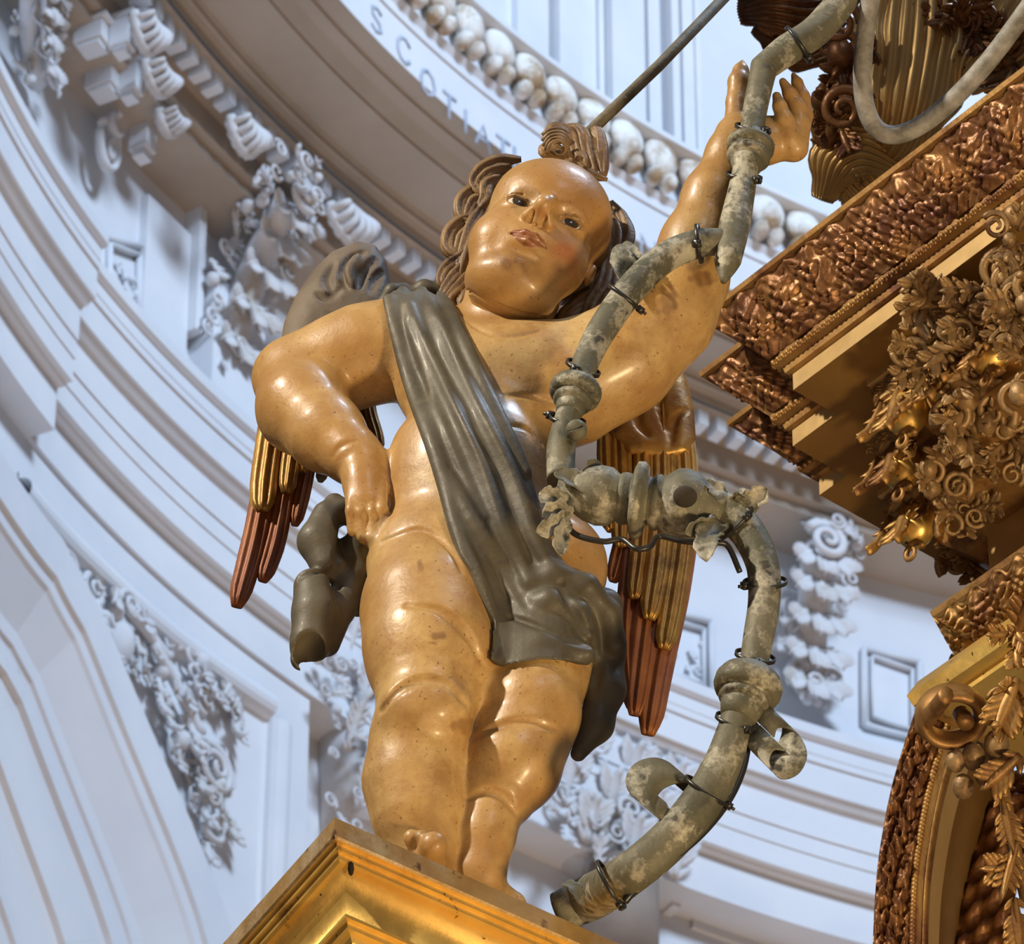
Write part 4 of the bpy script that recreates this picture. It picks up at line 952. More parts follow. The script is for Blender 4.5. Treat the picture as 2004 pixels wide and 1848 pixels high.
# painting: flesh, lips, cheeks, brows (carried by the paint itself)
flesh = np.array([0.60, 0.405, 0.165]); 
def paint(V, head):
    C = np.tile(flesh, (len(V), 1)); 
    q = ((V-HC) @ HR.T)/HS
    def blend(w, col):
        w = w[:, None]; C[:] = C*(1-w)+np.array(col)*w
    def g(cx, cy, cz, rx, ry, rz, p=1.0): return np.exp(-(((q[:, 0]-cx)/rx)**2+((q[:, 1]-cy)/ry)**2+((q[:, 2]-cz)/rz)**2)*p)
    if head:
        blend(g(74, -78, 85, 36, 34, 50)*0.8, (0.55, 0.14, 0.06)); blend(g(-70, -58, 85, 28, 26, 50)*0.25, (0.55, 0.18, 0.09)); blend(g(0, -44, 140, 14, 14, 20)*0.45, (0.50, 0.12, 0.06))
        lip = np.zeros(len(V)); x = np.abs(q[:, 0]); up = -85-(x/38)**2*11+np.where(x < 9, -3*(1-x/9), 0); dn = -114+(x/38)**2*17
        lip = ((q[:, 1] < up+3) & (q[:, 1] > dn) & (x < 38) & (q[:, 2] > 98)).astype(float); blend(lip*0.85, (0.27, 0.05, 0.03))
        for ex, ey, ez in EY:      # brow line and lash line
            t = (q[:, 0]-ex)/34; by = ey+34-9*t*t; w = np.exp(-((q[:, 1]-by)/2.4)**2)*(np.abs(t) < 1)*(q[:, 2] > 70); blend(w*0.5, (0.20, 0.09, 0.035))
            rr = ((q[:, 0]-ex)/27)**2+((q[:, 1]-ey+2)/11)**2; w = np.exp(-((rr-1)/0.25)**2)*(q[:, 2] > 88)*(q[:, 1] > ey-1); blend(w*0.75, (0.10, 0.05, 0.03))
    # handling grime under the chin; amber shade painted on the face's right side
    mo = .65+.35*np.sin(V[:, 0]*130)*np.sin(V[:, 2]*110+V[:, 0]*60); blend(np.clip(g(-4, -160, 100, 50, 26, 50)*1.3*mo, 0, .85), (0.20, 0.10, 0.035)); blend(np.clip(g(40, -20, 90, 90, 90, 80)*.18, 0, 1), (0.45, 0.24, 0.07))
    # flaked patches
    pr = project(V)
    for x, y, rx, ry in ((1375, 545, 26, 15), (1305, 590, 22, 32), (1450, 140, 15, 22), (858, 1245, 17, 9), (846, 1259, 10, 4), (823, 1108, 8, 11), (905, 1420, 26, 16)):
        d = ((pr[:, 0]-x)/rx)**2+((pr[:, 1]-y)/ry)**2+0.5*np.sin(pr[:, 0]*.21+pr[:, 1]*.1)*np.cos(pr[:, 1]*.17-pr[:, 0]*.12); w = np.clip(1.3-d, 0, 1); blend(w*0.75, (0.20, 0.10, 0.04))
    return np.clip(C, 0, 1)
M['flesh'] = mat('varnished_flesh_paint', (1, 1, 1), (0.62, 0.47, 0.32), 0.40, 0, scale=3.6, bump=0.45, bscale=16, bdist=.007, coat=0.2, c3=(0.38, 0.205, 0.07), s3=13, thr3=(0.42, 0.66), attr='paint', rough2=0.5, c4=(0.25, 0.135, 0.05), s4=130, thr4=(0.65, 0.71))
Vall = np.concatenate([V, VH]); Fall = np.concatenate([F, FH+len(V)]); cols = np.concatenate([paint(V, False), paint(VH, True)])
body = fastmesh('body', Vall, Fall, M['flesh'], statue, cols)
# ---- eyes
M['eye'] = mat('painted_glass_eye', (0.72, 0.66, 0.54), (0.66, 0.58, 0.46), 0.12, bump=0, coat=1.0)
M['iris'] = mat('dark_iris', (0.035, 0.028, 0.02), (0.08, 0.06, 0.04), 0.1, scale=40, bump=0, coat=1.0)
for ex, ey, ez in EY:
    mb = MB(); c = HP(ex, ey-2, ez+1.5); blob(mb, c, HR*27*HS, 32, 22); eo = mb.build('eye', M['eye'], statue)
    g_ = unit(hz+hx*0.13+hy*0.14); mb = MB(); a_ = unit(np.cross(g_, hy)); b_ = np.cross(g_, a_); q = []
    Vv = [c+g_*27.6*HS]; n_ = 24
    for rr in (5, 11, 15):
        for i in range(n_): a = 2*pi*i/n_; Vv.append(c+(a_*cos(a)*rr+b_*sin(a)*rr+g_*(sqrt(27.3**2-rr*rr)))*HS)
    Ff = [(0, 1+i, 1+(i+1) % n_) for i in range(n_)]+[(1+k*n_+i, 1+(k+1)*n_+i, 1+(k+1)*n_+(i+1) % n_, 1+k*n_+(i+1) % n_) for k in (0, 1) for i in range(n_)]
    mb.add(Vv, Ff); mb.build('iris', M['iris'], eo)
# ---------------------------------------------------------------- sash
M['cloth'] = mat('grey_green_painted_cloth', (0.062, 0.052, 0.034), (0.11, 0.095, 0.065), 0.52, 0, scale=6, bump=0.4, bscale=40, coat=0.03, c3=(0.15, 0.12, 0.07), s3=9, thr3=(0.58, 0.78), rough2=0.6)
M['wingbrown'] = mat('dusty_brown_wing_paint', (0.10, 0.072, 0.047), (0.17, 0.13, 0.09), 0.65, 0, scale=6, bump=0.4, bscale=40, c3=(0.10, 0.07, 0.045), s3=10)
M['wingred'] = mat('red_bole_feather', (0.20, 0.065, 0.028), (0.32, 0.12, 0.04), 0.42, 0.25, scale=9, bump=0.6, bscale=30, c3=(0.10, 0.055, 0.04), s3=8, rough2=0.6)
M['winggold'] = mat('gilded_feather', (0.50, 0.31, 0.085), (0.30, 0.15, 0.045), 0.36, 0.55, scale=7, bump=0.6, bscale=24, c3=(0.14, 0.08, 0.035), s3=8, thr3=(0.52, 0.68), rough2=0.5)
M['hair'] = mat('brown_carved_hair', (0.115, 0.062, 0.027), (0.26, 0.155, 0.06), 0.5, 0.0, scale=14, bump=0.6, bscale=50, coat=0.0, c3=(0.06, 0.03, 0.015), s3=12, rough2=0.55)
def polysd(px, py, poly):
    P = np.array(poly, float); n = len(P); d = np.full(len(px), 1e9); ins = np.zeros(len(px), bool)
    for i in range(n):
        a, b = P[i], P[(i+1) % n]; e = b-a; w = np.stack([px-a[0], py-a[1]], 1); t = np.clip((w @ e)/(e @ e), 0, 1)
        d = np.minimum(d, ((w-t[:, None]*e)**2).sum(1)); c = ((a[1] > py) != (b[1] > py)); 
        with np.errstate(divide='ignore', invalid='ignore'): xx = (b[0]-a[0])*(py-a[1])/(b[1]-a[1])+a[0]
        ins ^= c & (px < xx)
    return np.sqrt(d)*np.where(ins, -1, 1)
sashpoly = [(752,582),(775,566),(800,578),(815,566),(850,570),(885,590),(905,640),(935,700),(965,765),(995,830),(1020,880),(1045,950),(1062,1010),(1085,1070),(1110,1108),(1160,1140),(1197,1180),(1215,1230),(1214,1300),(1150,1296),(1060,1290),(985,1302),(960,1290),(968,1210),(940,1135),(903,1085),(890,1020),(868,950),(838,870),(815,800),(785,700),(762,630)]
def shell_fn(t, poly, yb=0.06):
    def f(X):
        pr = project(X); p2 = polysd(pr[:, 0], pr[:, 1], poly)*0.00096; bd = evaluate(BODY0, X)-t
        return np.maximum(np.maximum(bd, p2), X[:, 1]-(YS+yb))
    return f
def smo(S_):
    for _ in range(4): S_[1:-1] = .25*S_[:-2]+.5*S_[1:-1]+.25*S_[2:]
    return S_
def fold(pts, r, off_=0.012, k=.010, r1=None):
    q = catmull(np.array([(x, y, 0) for x, y in pts]), 4)[:, :2]; S_ = smo(onsurf(BODY0, [tuple(p) for p in q], off_=off_)); m = len(S_)
    w = [r*(0.75+0.35*sin(pi*i/(m-1))) for i in range(m)]
    return poly(S_, w, k)
sash = []
for pts, r in (([(762,588),(783,680),(810,770),(845,860),(876,960),(897,1050),(940,1140),(965,1215)], .016),
               ([(788,574),(815,650),(858,735),(900,825),(938,905),(970,1000),(1005,1080),(1035,1140)], .019),
               ([(825,572),(855,625),(888,700),(930,795),(978,885),(1018,975),(1048,1060),(1075,1105)], .017),
               ([(862,578),(898,650),(938,740),(988,840),(1030,925)], .013),
               ([(800,600),(830,700),(862,800),(900,900),(950,1010)], .011),
               ([(880,940),(925,1020),(975,1105),(1015,1165)], .020), ([(905,1030),(950,1120),(975,1200),(980,1290)], .017)):
    sash += fold(pts, r)
sash += chain([(752,592,-30,14),(768,572,-20,16),(790,570,-25,15),(806,584,-20,13)], .01)+chain([(808,580,-25,16),(830,566,-20,18),(862,570,-25,16),(884,592,-25,12)], .01)
sash += chain([(1030,1150,95,22),(1085,1128,105,24),(1145,1150,95,26),(1188,1200,50,26),(1203,1260,20,24)], .015)
sash += chain([(1010,1195,85,16),(1075,1180,105,26),(1130,1200,95,24),(1150,1240,80,16)], .012)
sash += chain([(985,1255,80,22),(1060,1262,92,24),(1145,1280,80,18)], .02)+chain([(975,1200,80,16),(978,1250,85,20),(985,1295,75,13)], .012)
SB = list(sash)
sash = [fnp(shell_fn(0.011, sashpoly))] + sash
for p in sash: p.k = max(p.k, .008)
sash += chain([(1185,1185,10,34),(1190,1270,-15,32),(1184,1350,-35,38),(1166,1420,-50,32),(1132,1475,-60,16)], .02)
VAL = []
for pts, r in (([(800,620),(828,700),(852,760),(895,850),(930,920),(965,1010)], .014), ([(845,620),(870,690),(905,770),(950,860),(995,940),(1020,1010)], .014),
               ([(1000,1208),(1060,1228),(1120,1252),(1148,1262)], .008), ([(965,1060),(1000,1130),(1030,1180)], .014), ([(870,800),(905,900),(935,960),(975,1050)], .012), ([(1100,1140),(1110,1180),(1145,1230)], .008), ([(1160,1230),(1170,1320),(1150,1400)], .009)):
    q = catmull(np.array([(x, y, 0) for x, y in pts]), 4)[:, :2]; S_ = smo(onsurf(SB+BODY0, [tuple(p) for p in q], off_=0.004)); m = len(S_)
    w = [r*(0.5+0.5*sin(pi*i/(m-1))) for i in range(m)]; VAL += poly(S_, w, .010, '-')
for p, q in zip(sash, sash): pass
lo, hi = bounds(sash); D, lo = field(sash+VAL, lo, hi, 0.0038); V, F = surfnet(D, lo, .0038); print('sash', len(V))
so = fastmesh('sash', V, F, M['cloth'], statue); so['label'] = 'grey green sash running from shoulder to hip'
# loose end of the cloth behind the hand on the hip
tail = chain([(655,985,10,20),(668,1000,10,28)], .012)+chain([(640,1010,10,30),(622,1060,10,38),(640,1105,5,34)], .015)+chain([(612,1150,10,38),(618,1200,8,46),(606,1262,4,38),(592,1290,0,24)], .012)
tail += chain([(690,1070,-20,28),(690,1130,-30,32),(665,1190,-25,30),(640,1260,-20,26)], .015)+chain([(700,1010,-10,20),(705,1100,-40,24),(700,1190,-60,18)], .012)
TB = list(tail)
tail += [ell(K(606, 1266, 36), (.033, .072, .034), .004, kind='-')]
tail += [cone(a, b, .006, .006, .010, '-') for a, b in zip(*(lambda S_: (S_[:-1], S_[1:]))(onsurf(TB, [(588,1128),(610,1118),(640,1124),(660,1150)])))]
tail += [cone(a, b, .007, .007, .012, '-') for a, b in zip(*(lambda S_: (S_[:-1], S_[1:]))(onsurf(TB, [(672,1040),(662,1090),(655,1120),(660,1180)])))]
lo, hi = bounds(TB); D, lo = field(tail, lo, hi, 0.0035); V, F = surfnet(D, lo, .0035)
so = fastmesh('sash_end', V, F, M['cloth'], statue); so['label'] = 'loose broken end of the grey cloth by the hand on the hip'
# ---------------------------------------------------------------- hair
def lock(mb, pts, w, d0=0, twist=1.5, tip=.25):
    P = catmull(np.array([K(x, y, d0+(z[0] if z else 0)) for x, y, *z in pts]), 6); n = len(P); s = sc(P[0]); f = np.linspace(0, 1, n)
    W_ = w*s*np.interp(f, [0, .15, .4, .75, 1], [.35, .8, 1, .85, tip])
    sweep(mb, P, W_, W_*.8, nrm=-FW, ns=30, sec=lambda th, t: 1+.16*cos(5*th)+.07*cos(11*th+2), twist=twist)
hm = MB()
for i, (pts, w) in enumerate((([(1020,312),(975,316),(942,335),(928,362),(945,380),(958,368)],16), ([(1000,325),(962,338),(940,362),(944,388)],15), ([(980,345),(952,365),(950,395),(930,420)],17),
    ([(965,365),(925,372),(903,395),(905,425),(928,430),(932,412)],15), ([(955,385),(928,395),(918,425),(922,455)],15), ([(940,420),(905,432),(882,455),(877,485),(897,500),(908,484)],16),
    ([(932,440),(905,465),(898,495),(880,520)],15), ([(925,480),(900,505),(872,530),(866,556),(888,566)],15), ([(922,505),(895,535),(872,572),(870,592)],15), ([(918,530),(900,562),(880,590),(895,608)],15), ([(915,550),(905,580),(900,606)],13),
    ([(945,400),(925,440),(915,480),(905,520),(900,560)],18))):
    lock(hm, pts, w, -5)
for pts, w in (([(1196,395),(1216,425),(1228,462),(1218,490),(1203,478),(1208,460)],14), ([(1195,420),(1208,470),(1200,520),(1205,550)],17), ([(1200,450),(1188,505),(1182,560),(1160,600),(1150,640),(1128,655)],19),
    ([(1195,500),(1198,550),(1190,600),(1165,640),(1138,668)],18), ([(1170,560),(1135,590),(1105,620),(1098,652),(1118,668),(1132,650)],16), ([(1150,590),(1120,615),(1090,640),(1085,655)],14), ([(1180,480),(1175,530),(1150,575)],16),
    ([(1205,510),(1216,545),(1200,585),(1180,600)],13), ([(1160,620),(1148,650),(1122,672)],13)):
    lock(hm, pts, w, -10)
# curl on the crown
P = K(1092, 284, 40); s = sc(P)
for k in range(5): scroll(hm, P+(-FW)*.016*k-UP*.003*k, unit(RT*.95+FW*.2), UP, -FW, (35-3.5*k)*s, 1.35, .17, -1, 2.6+.25*k)
for pts, w in (([(1188,352),(1150,338),(1105,312),(1062,300)],10), ([(1182,345),(1178,300),(1170,262),(1160,250)],14), ([(1165,340),(1150,300),(1140,268),(1125,254),(1100,250)],16), ([(1140,325),(1125,290),(1112,262),(1085,252),(1066,266)],15),
    ([(1175,330),(1160,290),(1150,262)],13), ([(1120,315),(1100,300),(1070,298),(1060,285)],15), ([(1150,335),(1135,310),(1120,300)],16)):
    lock(hm, pts, w, 45, tip=.4)
cb = MB(); 
blob(hm, HP(0, 58, -52), np.stack([hx*130, hy*130, hz*128])*HS, 40, 26)
for i in range(26):
    a = 2*pi*i/26; pts = [HP(0, 60, -52)+(hx*cos(a)*sin(t)+hy*sin(a)*sin(t)-hz*cos(t))*131*HS for t in np.linspace(.05, 1.35, 12)]
    sweep(hm, pts, np.linspace(6, 17, 12)*HS, np.linspace(5, 9, 12)*HS, nrm=-hz, ns=10)
ho = hm.build('hair', M['hair'], statue)
# ---------------------------------------------------------------- wings
def slab(poly, dpl, R, tilt=(0, 0)):
    n = np.array([0, -1., 0]); c = np.mean([K(x, y, dpl) for x, y in poly], 0)
    def f(X):
        pr = project(X); p2 = polysd(pr[:, 0], pr[:, 1], poly)*.00098; q = (X-c) @ n; return np.sqrt(np.maximum(p2+R, 0)**2+q*q)-R
    return f, c, n
def feather(mb, pts, w, dp=-130, th=.007, sec=None):
    P = catmull(np.array([K(x, y, dp+(z[0] if z else 0)) for x, y, *z in pts]), 8); n = len(P); s = sc(P[0]); f = np.linspace(0, 1, n)
    W_ = w*s*np.sqrt(np.clip(np.interp(f, [0, .2, .75, .93, 1], [.7, .95, 1, .75, .18]), 0, 1)); V = []; nu = 17; T = np.gradient(P, axis=0); T /= np.linalg.norm(T, axis=1)[:, None]
    for side in (1, -1):
        for i in range(n):
            nn = unit(-FW-T[i]*(-FW @ T[i])); sd = np.cross(T[i], nn)
            for j in range(nu):
                a = (j/(nu-1)-.5)*2; fl = (.75*(1-abs(a))**.7+.28*cos(a*pi*3.0)*(1-a*a)); V.append(P[i]+sd*a*W_[i]+nn*side*(th*.35*(1-a**4)+(th*fl*1.5 if side > 0 else 0))+nn*(.0 if i < n-1 else -.002))
    k = nu; m_ = n*nu; F = []
    for i in range(n-1):
        for j in range(nu-1):
            F.append((i*k+j, i*k+j+1, (i+1)*k+j+1, (i+1)*k+j)); F.append((m_+i*k+j, m_+(i+1)*k+j, m_+(i+1)*k+j+1, m_+i*k+j+1))
        F += [(i*k, (i+1)*k, m_+(i+1)*k, m_+i*k), (i*k+nu-1, m_+i*k+nu-1, m_+(i+1)*k+nu-1, (i+1)*k+nu-1)]
    F += [((n-1)*k+j, (n-1)*k+j+1, m_+(n-1)*k+j+1, m_+(n-1)*k+j) for j in range(nu-1)]
    mb.add(V, F)
def wing(name, poly, dpl, R, label, feathers, grooves, mtl):
    f, c, n = slab(poly, dpl, R); pr_ = [ell(c, (.01, .01, .01), 0), fnp(f)]
    pts3 = np.array([K(x, y, dpl) for x, y in poly]); lo, hi = pts3.min(0)-R-.03, pts3.max(0)+R+.03
    g = []
    for pts, r, kd in grooves:
        q = catmull(np.array([(x, y, 0) for x, y in pts]), 4)[:, :2]; S_ = onsurf(pr_, [tuple(p) for p in q], off_=r*.4, default=dpl); m = len(S_)
        g += [cone(S_[i], S_[i+1], r*(.4+.6*sin(pi*(i+.5)/m)), r*(.4+.6*sin(pi*(i+1)/m)), .008, kd) for i in range(m-1)]
    D, lo2 = field(pr_+g, lo, hi, .0045); V, F = surfnet(D, lo2, .0045); w = fastmesh(name, V, F, mtl, statue); w['label'] = label
    for k, (pts, hw, dd, mm_) in enumerate(feathers):
        mb = MB(); feather(mb, pts, hw, dpl+dd, .009); fo = mb.build('feather', M[mm_], w); fo['label'] = {'wingred': 'red brown long feather', 'winggold': 'gilded feather', 'wingbrown': 'dusty brown feather'}[mm_]
    return w
wing('wing', [(545,690),(556,630),(578,580),(610,532),(650,492),(700,472),(735,480),(756,510),(766,560),(766,620),(740,680),(700,740),(650,800),(570,800),(540,760)], -150, .046, 'brown shouldered wing behind the bent arm',
     [([(560,760),(528,900),(500,1050),(463,1188)],25,-12,'wingred'), ([(590,780),(562,930),(541,1050),(514,1138)],21,-18,'wingred'), ([(618,800),(600,920),(577,1028)],17,-24,'wingred'), ([(648,820),(638,890),(627,942)],13,-28,'wingbrown'),
      ([(545,700),(533,820),(518,930),(512,1000)],27,4,'winggold'), ([(585,730),(574,860),(560,965)],21,0,'winggold'), ([(615,760),(604,860),(592,925)],16,-6,'winggold'), ([(735,720),(722,790),(736,850),(742,880)],14,-20,'winggold'), ([(715,720),(700,780),(706,840)],12,-24,'wingbrown')],
     [([(680,560),(672,530),(690,500),(712,490)],.012,'-'), ([(655,575),(640,545),(652,515)],.010,'-'), ([(705,560),(712,530),(735,505)],.012,'-'), ([(620,570),(640,580),(665,565)],.010,'-'), ([(725,570),(735,545),(748,530)],.010,'-'), ([(690,560),(684,530),(700,500)],.009,'+')], M['wingbrown'])
wing('wing', [(1200,790),(1240,755),(1290,725),(1328,706),(1345,745),(1358,800),(1362,860),(1352,890),(1300,900),(1230,890),(1195,850)], -150, .030, 'gilded olive wing behind the raised arm',
     [([(1330,860),(1340,1000),(1322,1150),(1292,1290),(1268,1438)],30,-14,'wingred'), ([(1290,900),(1280,1100),(1262,1250),(1243,1400)],28,-8,'wingred'), ([(1245,900),(1236,1100),(1226,1240),(1236,1385)],23,-16,'wingred'), ([(1230,950),(1222,1050),(1200,1138)],20,-22,'wingred'),
      ([(1330,800),(1342,930),(1334,1060),(1315,1190),(1300,1270)],25,6,'winggold'), ([(1297,800),(1300,950),(1290,1090),(1271,1212)],26,12,'winggold'), ([(1258,800),(1262,950),(1256,1080),(1243,1172)],23,7,'winggold'), ([(1215,830),(1218,950),(1216,1070)],23,2,'winggold'), ([(1185,850),(1190,950),(1196,1040)],20,-4,'winggold')],
     [([(1300,735),(1292,790),(1310,850)],.007,'-'), ([(1345,800),(1322,815),(1312,870)],.007,'-'), ([(1255,770),(1248,820),(1268,850)],.007,'-')], M['winggold'])
# ================================================================ THE LAMP ARM
M['verd'] = mat('corroded_grey_green_metal', (0.080, 0.078, 0.050), (0.18, 0.165, 0.112), 0.62, 0.15, scale=7, bump=0.6, bscale=55, c3=(0.44, 0.41, 0.32), s3=12, thr3=(0.50, 0.60), c4=(0.055, 0.05, 0.035), s4=24, thr4=(0.58, 0.68))
M['tie'] = mat('black_plastic', (0.018, 0.017, 0.015), (0.03, 0.028, 0.025), 0.35, bump=0)
M['darkhole'] = mat('dark_hollow', (0.02, 0.016, 0.01), (0.05, 0.04, 0.03), 0.9, bump=0.5)
arm = empty('scrolled_lamp_arm', K(1170, 1780, 150), 'corroded grey green metal scroll arm with knobs and leaves, held in the cherub\'s raised hand', 'lamp arm')
def dfor(px, py, z): return (YS-(HZ(px, py, z)[1]-CAM[1]))*1000
print('dfor', dfor(1160,1755,ZP+.05), dfor(1095,1785,ZP+.045))
def tube(name, pts, rs, lab=None, ns=22, label=None):
    P = catmull(np.array([K(*p) for p in pts]), 7); f = np.linspace(0, 1, len(P)); s = np.array([sc(p) for p in P]); R = np.interp(f, np.linspace(0, 1, len(rs)), rs)*s
    mb = MB(); sweep(mb, P, R, ns=ns); o = mb.build(name, M['verd'], arm)
    if label: o['label'] = label
    return P
tube('pipe', [(1672,-30,150),(1625,30,155),(1590,66,160),(1540,98,165),(1492,135,168)], [30,31,31,31,27])
tube('pipe', [(1496,128,168),(1487,170,170),(1476,225,172),(1467,290,175)], [27,25,24,23])
tube('pipe', [(1462,310,178),(1452,370,182),(1438,440,186),(1424,510,190),(1416,552,192)], [24,27,31,27,6], label='flattened pointed pipe end')
tube('pipe', [(1428,470,186),(1400,473,188),(1362,478,192),(1300,505,200),(1240,560,210),(1185,635,218),(1150,700,222),(1134,752,224)], [22,27,29,30,30,30,27,25])
tube('pipe', [(1118,790,226),(1108,830,228),(1098,880,230),(1098,940,232)], [24,26,29,28])
tube('pipe', [(1385,985,238),(1425,1005,236),(1465,1045,232),(1492,1105,228),(1496,1170,224),(1486,1240,218),(1473,1310,212)], [38,38,35,33,32,31,28])
tube('pipe', [(1448,1385,205),(1436,1430,202),(1412,1500,196),(1370,1575,190),(1305,1650,170),(1230,1712,140),(1160,1755,dfor(1160,1755,ZP+.05)),(1095,1785,dfor(1095,1785,ZP+.045))], [33,33,38,42,42,42,46,40])
def turned(name, A, Bp, prof, label=None, ns=30):
    a, b = K(*A), K(*Bp); mb = MB(); s = sc(a); sweep(mb, [a+(b-a)*t for t, r in prof], np.array([r for t, r in prof])*s, ns=ns); o = mb.build(name, M['verd'], arm)
    if label: o['label'] = label
    return a, b
turned('collar', (1474,262,174), (1456,350,180), [(0,23),(.14,24),(.2,42),(.24,47),(.32,47),(.36,41),(.37,33),(.42,35),(.47,42),(.53,43),(.58,38),(.59,30),(.66,33),(.72,30),(.8,26),(1,25)])
turned('collar', (1134,742,224), (1112,812,227), [(0,24),(.08,26),(.13,38),(.2,47),(.3,52),(.44,51),(.5,46),(.52,38),(.525,34),(.56,38),(.64,39),(.70,34),(.71,28),(.8,30),(.9,27),(1,25)])
turned('collar', (1478,1300,212), (1443,1410,204), [(0,28),(.08,30),(.14,46),(.22,60),(.34,68),(.46,68),(.54,63),(.57,56),(.575,47),(.60,50),(.66,51),(.70,47),(.705,40),(.76,43),(.84,40),(1,34)])
turned('baluster', (1092,960,232), (1420,1000,238), [(0,26),(.06,34),(.10,40),(.16,52),(.24,60),(.31,58),(.36,46),(.37,50),(.40,52),(.43,50),(.44,50),(.445,66),(.46,76),(.50,77),(.52,68),(.53,50),(.55,46),(.57,54),(.60,56),(.62,52),(.64,58),(.70,72),(.76,74),(.83,66),(.89,48),(.93,40),(1,38)], 'turned grey baluster with two bulbs and a flange')
mb = MB(); c = K(1341, 972, 312); s = sc(c); blob(mb, c, (RT*24*s, UP*22*s, -FW*8*s), 18, 8); o = mb.build('hole', M['darkhole'], arm); o['label'] = 'dark broken hole in the round bulb'
mb = MB(); a = K(1118, 850, 240); b = K(1128, 842, 275); sweep(mb, [a, b], .012, ns=12); blob(mb, K(1128, 842, 280), (RT*.021, UP*.021, -FW*.013), 18, 10); boxm(mb, K(1128, 842, 292), (unit(RT+UP*.35)*.017, UP*.0015, -FW*.002)); mb.build('screw', M['verd'], arm)
def ribbon(name, pts, hw, axis, th=.0018):
    """thin rolled metal strip: pts curve seen end on, hw half width along axis"""
    P = catmull(np.array([K(*p) for p in pts]), 8); ax = unit(axis); n = len(P); T = np.gradient(P, axis=0); V = []
    for i in range(n):
        nn = unit(np.cross(T[i], ax)); 
        for q in (P[i]-ax*hw+nn*th, P[i]+ax*hw+nn*th, P[i]+ax*hw-nn*th, P[i]-ax*hw-nn*th): V.append(q)
    F = [(i*4+j, i*4+(j+1) % 4, (i+1)*4+(j+1) % 4, (i+1)*4+j) for i in range(n-1) for j in range(4)]+[(0,1,2,3),(n*4-4,n*4-1,n*4-2,n*4-3)]
    mb = MB(); mb.add(V, F); return mb.build(name, M['verd'], arm)
ax1 = unit(RT*.55-UP*.75-FW*.45)
ribbon('curled_strip', [(1490,1420,190),(1500,1400,200),(1535,1412,205),(1555,1450,205),(1540,1488,205),(1505,1500,205),(1482,1470,205),(1490,1445,205),(1512,1445,205)], .040, unit(RT*.5-UP*.5-FW*.6))
ribbon('curled_strip', [(1350,1560,190),(1345,1525,195),(1310,1508,200),(1270,1520,200),(1252,1552,200),(1264,1580,200),(1284,1568,200),(1276,1548,200)], .040, unit(RT*.6-UP*.5-FW*.5))
ribbon('curled_strip', [(1270,545,190),(1262,510,180),(1240,492,170),(1222,505,168),(1215,520,170)], .030, unit(RT*.35-UP*.65-FW*.6)); 
ribbon('curled_strip', [(1250,520,185),(1232,500,180),(1212,508,178),(1205,535,180)], .030, unit(RT*.4-UP*.7-FW*.5))
def leafy(pts, wd, curl, lab=None):
    """sheet metal leaf, three lobed, slightly dished"""
    P = catmull(np.array([K(*p) for p in pts]), 6); n = len(P); s = sc(P[0]); V = []; nu = 9; T = np.gradient(P, axis=0); T /= np.linalg.norm(T, axis=1)[:, None]
    for sd_ in (0, 1):
        for i in range(n):
            nn = unit(curl-T[i]*(np.array(curl) @ T[i])); sd = np.cross(T[i], nn); f = i/(n-1); w = wd*s*(.35+.65*sin(pi*min(1, f*.92+.08))**.7*(1+.28*sin(f*19)))*(1 if f < .97 else .2)
            for j in range(nu): a = (j/(nu-1)-.5)*2; V.append(P[i]+sd*a*w+nn*(.35*w*a*a)-nn*.003*sd_)
    k = nu; m_ = n*nu; F = [(i*k+j, i*k+j+1, (i+1)*k+j+1, (i+1)*k+j) for i in range(n-1) for j in range(nu-1)]; F += [(m_+d, m_+c, m_+b, m_+a) for a, b, c, d in F]
    ed = [i*k for i in range(n)]+[(n-1)*k+j for j in range(1, k)]+[i*k+nu-1 for i in range(n-2, -1, -1)]+[j for j in range(nu-2, 0, -1)]
    F += [(ed[i], ed[(i+1) % len(ed)], ed[(i+1) % len(ed)]+m_, ed[i]+m_) for i in range(len(ed))]
    mb = MB(); mb.add(V, F); return mb.build('metal_leaf', M['verd'], arm)
leafy([(1150,958,250),(1160,925,262),(1168,900,268)], 22, -FW+RT*.3); leafy([(1165,950,240),(1190,930,262),(1203,930,275)], 16, UP-FW*.3)
leafy([(1150,960,262),(1110,935,275),(1084,925,280)], 24, UP*.7-FW*.5); leafy([(1110,985,262),(1080,975,275),(1055,965,280)], 22, -FW+UP*.4); leafy([(1110,1010,262),(1080,1030,275),(1050,1042,280)], 20, -FW-UP*.2); leafy([(1110,1020,255),(1095,1055,265),(1098,1088,265)], 18, -FW+RT*.4)
leafy([(1420,985,262),(1395,955,275),(1375,945,280)], 22, UP*.8-FW*.4); leafy([(1440,990,262),(1475,978,275),(1500,955,285)], 22, -FW+UP*.2); leafy([(1410,1020,262),(1385,1050,285),(1382,1098,290)], 26, -FW-RT*.2); leafy([(1400,1020,270),(1365,1030,285),(1342,1045,290)], 16, -FW-UP*.4)
leafy([(1430,975,262),(1450,965,275),(1470,975,280)], 18, UP-FW*.2); leafy([(1118,1012,262),(1090,1000,270),(1062,1010,275)], 22, -FW)
leafy([(1135,1760,100),(1120,1738,110),(1100,1730,110)], 20, UP-FW*.3)
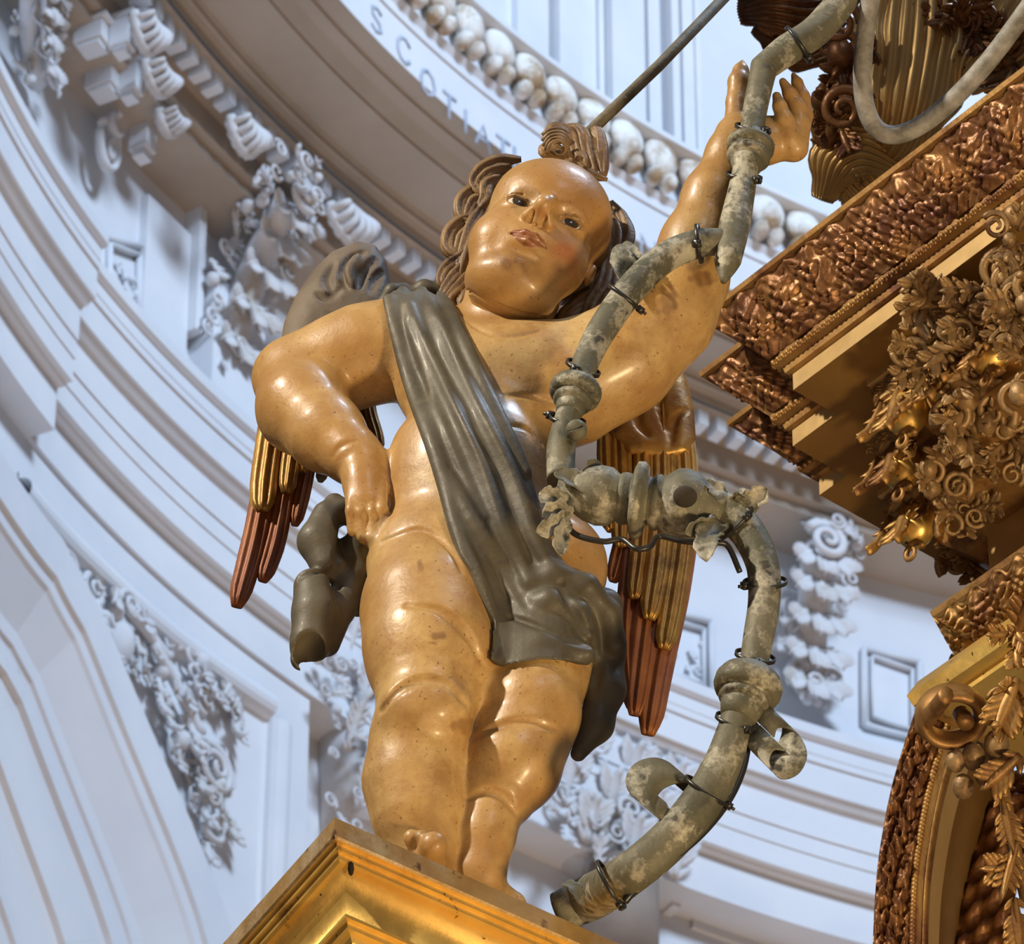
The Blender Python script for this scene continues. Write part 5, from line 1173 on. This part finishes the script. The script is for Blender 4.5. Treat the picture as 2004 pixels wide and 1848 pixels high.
# cable
def cable(pts, r, name='electric_cable'):
    P = catmull(np.array([K(*p) for p in pts]), 8); mb = MB(); sweep(mb, P, r*sc(P[0]), ns=10); o = mb.build(name, M['tie'], arm); o['label'] = 'thin black cable'
cable([(1105,1025,235),(1130,1048,250),(1180,1060,255),(1218,1056,258),(1245,1074,270),(1272,1070,268),(1290,1050,255),(1340,1060,262),(1400,1062,262),(1425,1070,255),(1448,1120,235)], 6)
cable([(1466,1440,185),(1452,1510,182),(1420,1575,178),(1365,1640,172),(1290,1700,165),(1240,1745,130),(1222,1765,120)], 8)
mb = MB(); 
def tie(px, py, d, nx, ny, r, lean=0.0, ang=0.0):
    """strap round a pipe whose axis runs (nx,ny) in the picture"""
    c = K(px, py, d); s = sc(c); ax = unit(RT*nx-UP*ny+FW*lean); u = unit(np.cross(ax, -FW)); v = np.cross(u, ax); mb = MB()
    q = [c+(u*cos(a)+v*sin(a))*(r+6)*s*1.05 for a in np.linspace(0, 2*pi, 41)]
    V = []; 
    for p in q[:-1]:
        o = unit(p-c)
        for a, b in ((-4, 0), (4, 0), (4, 3.2), (-4, 3.2)): V.append(p+ax*a*s+o*b*s)
    n = len(q)-1; mb.add(V, [(i*4+j, ((i+1) % n)*4+j, ((i+1) % n)*4+(j+1) % 4, i*4+(j+1) % 4) for i in range(n) for j in range(4)])
    t = mb.build('cable_tie', M['tie'], arm); o = u*cos(ang)+v*sin(ang); w = np.cross(ax, o); hb = MB(); boxm(hb, c+o*(r+11)*s, (o*6*s, ax*7*s, w*8*s)); boxm(hb, c+o*(r+19)*s, (o*6*s, ax*3*s, w*2*s)); hb.build('tie_head', M['tie'], t)
tie(1562, 86, 163, -.8, .55, 31, .0, 2.6); tie(1472, 250, 173, -.15, 1, 24, .2, 2.4); tie(1456, 345, 180, -.15, 1, 26, .2, 2.3); tie(1368, 477, 192, -1, .12, 29, .1, 1.6)
tie(1222, 582, 212, -.6, .75, 30, 0, 2.9); tie(1141, 720, 223, -.4, .9, 26, .25, 1.2); tie(1111, 822, 228, -.2, 1, 26, .25, -.3); tie(1443, 1022, 234, .7, .7, 36, .1, 2.0); tie(1497, 1140, 226, .05, 1, 33, .25, .4)
tie(1478, 1285, 214, -.2, 1, 30, .25, 1.6); tie(1442, 1412, 204, -.3, 1, 33, .25, 2.1); tie(1384, 1548, 192, -.55, .85, 41, .1, 2.9); tie(1195, 1732, 120, -.85, .5, 44, .1, 2.4)
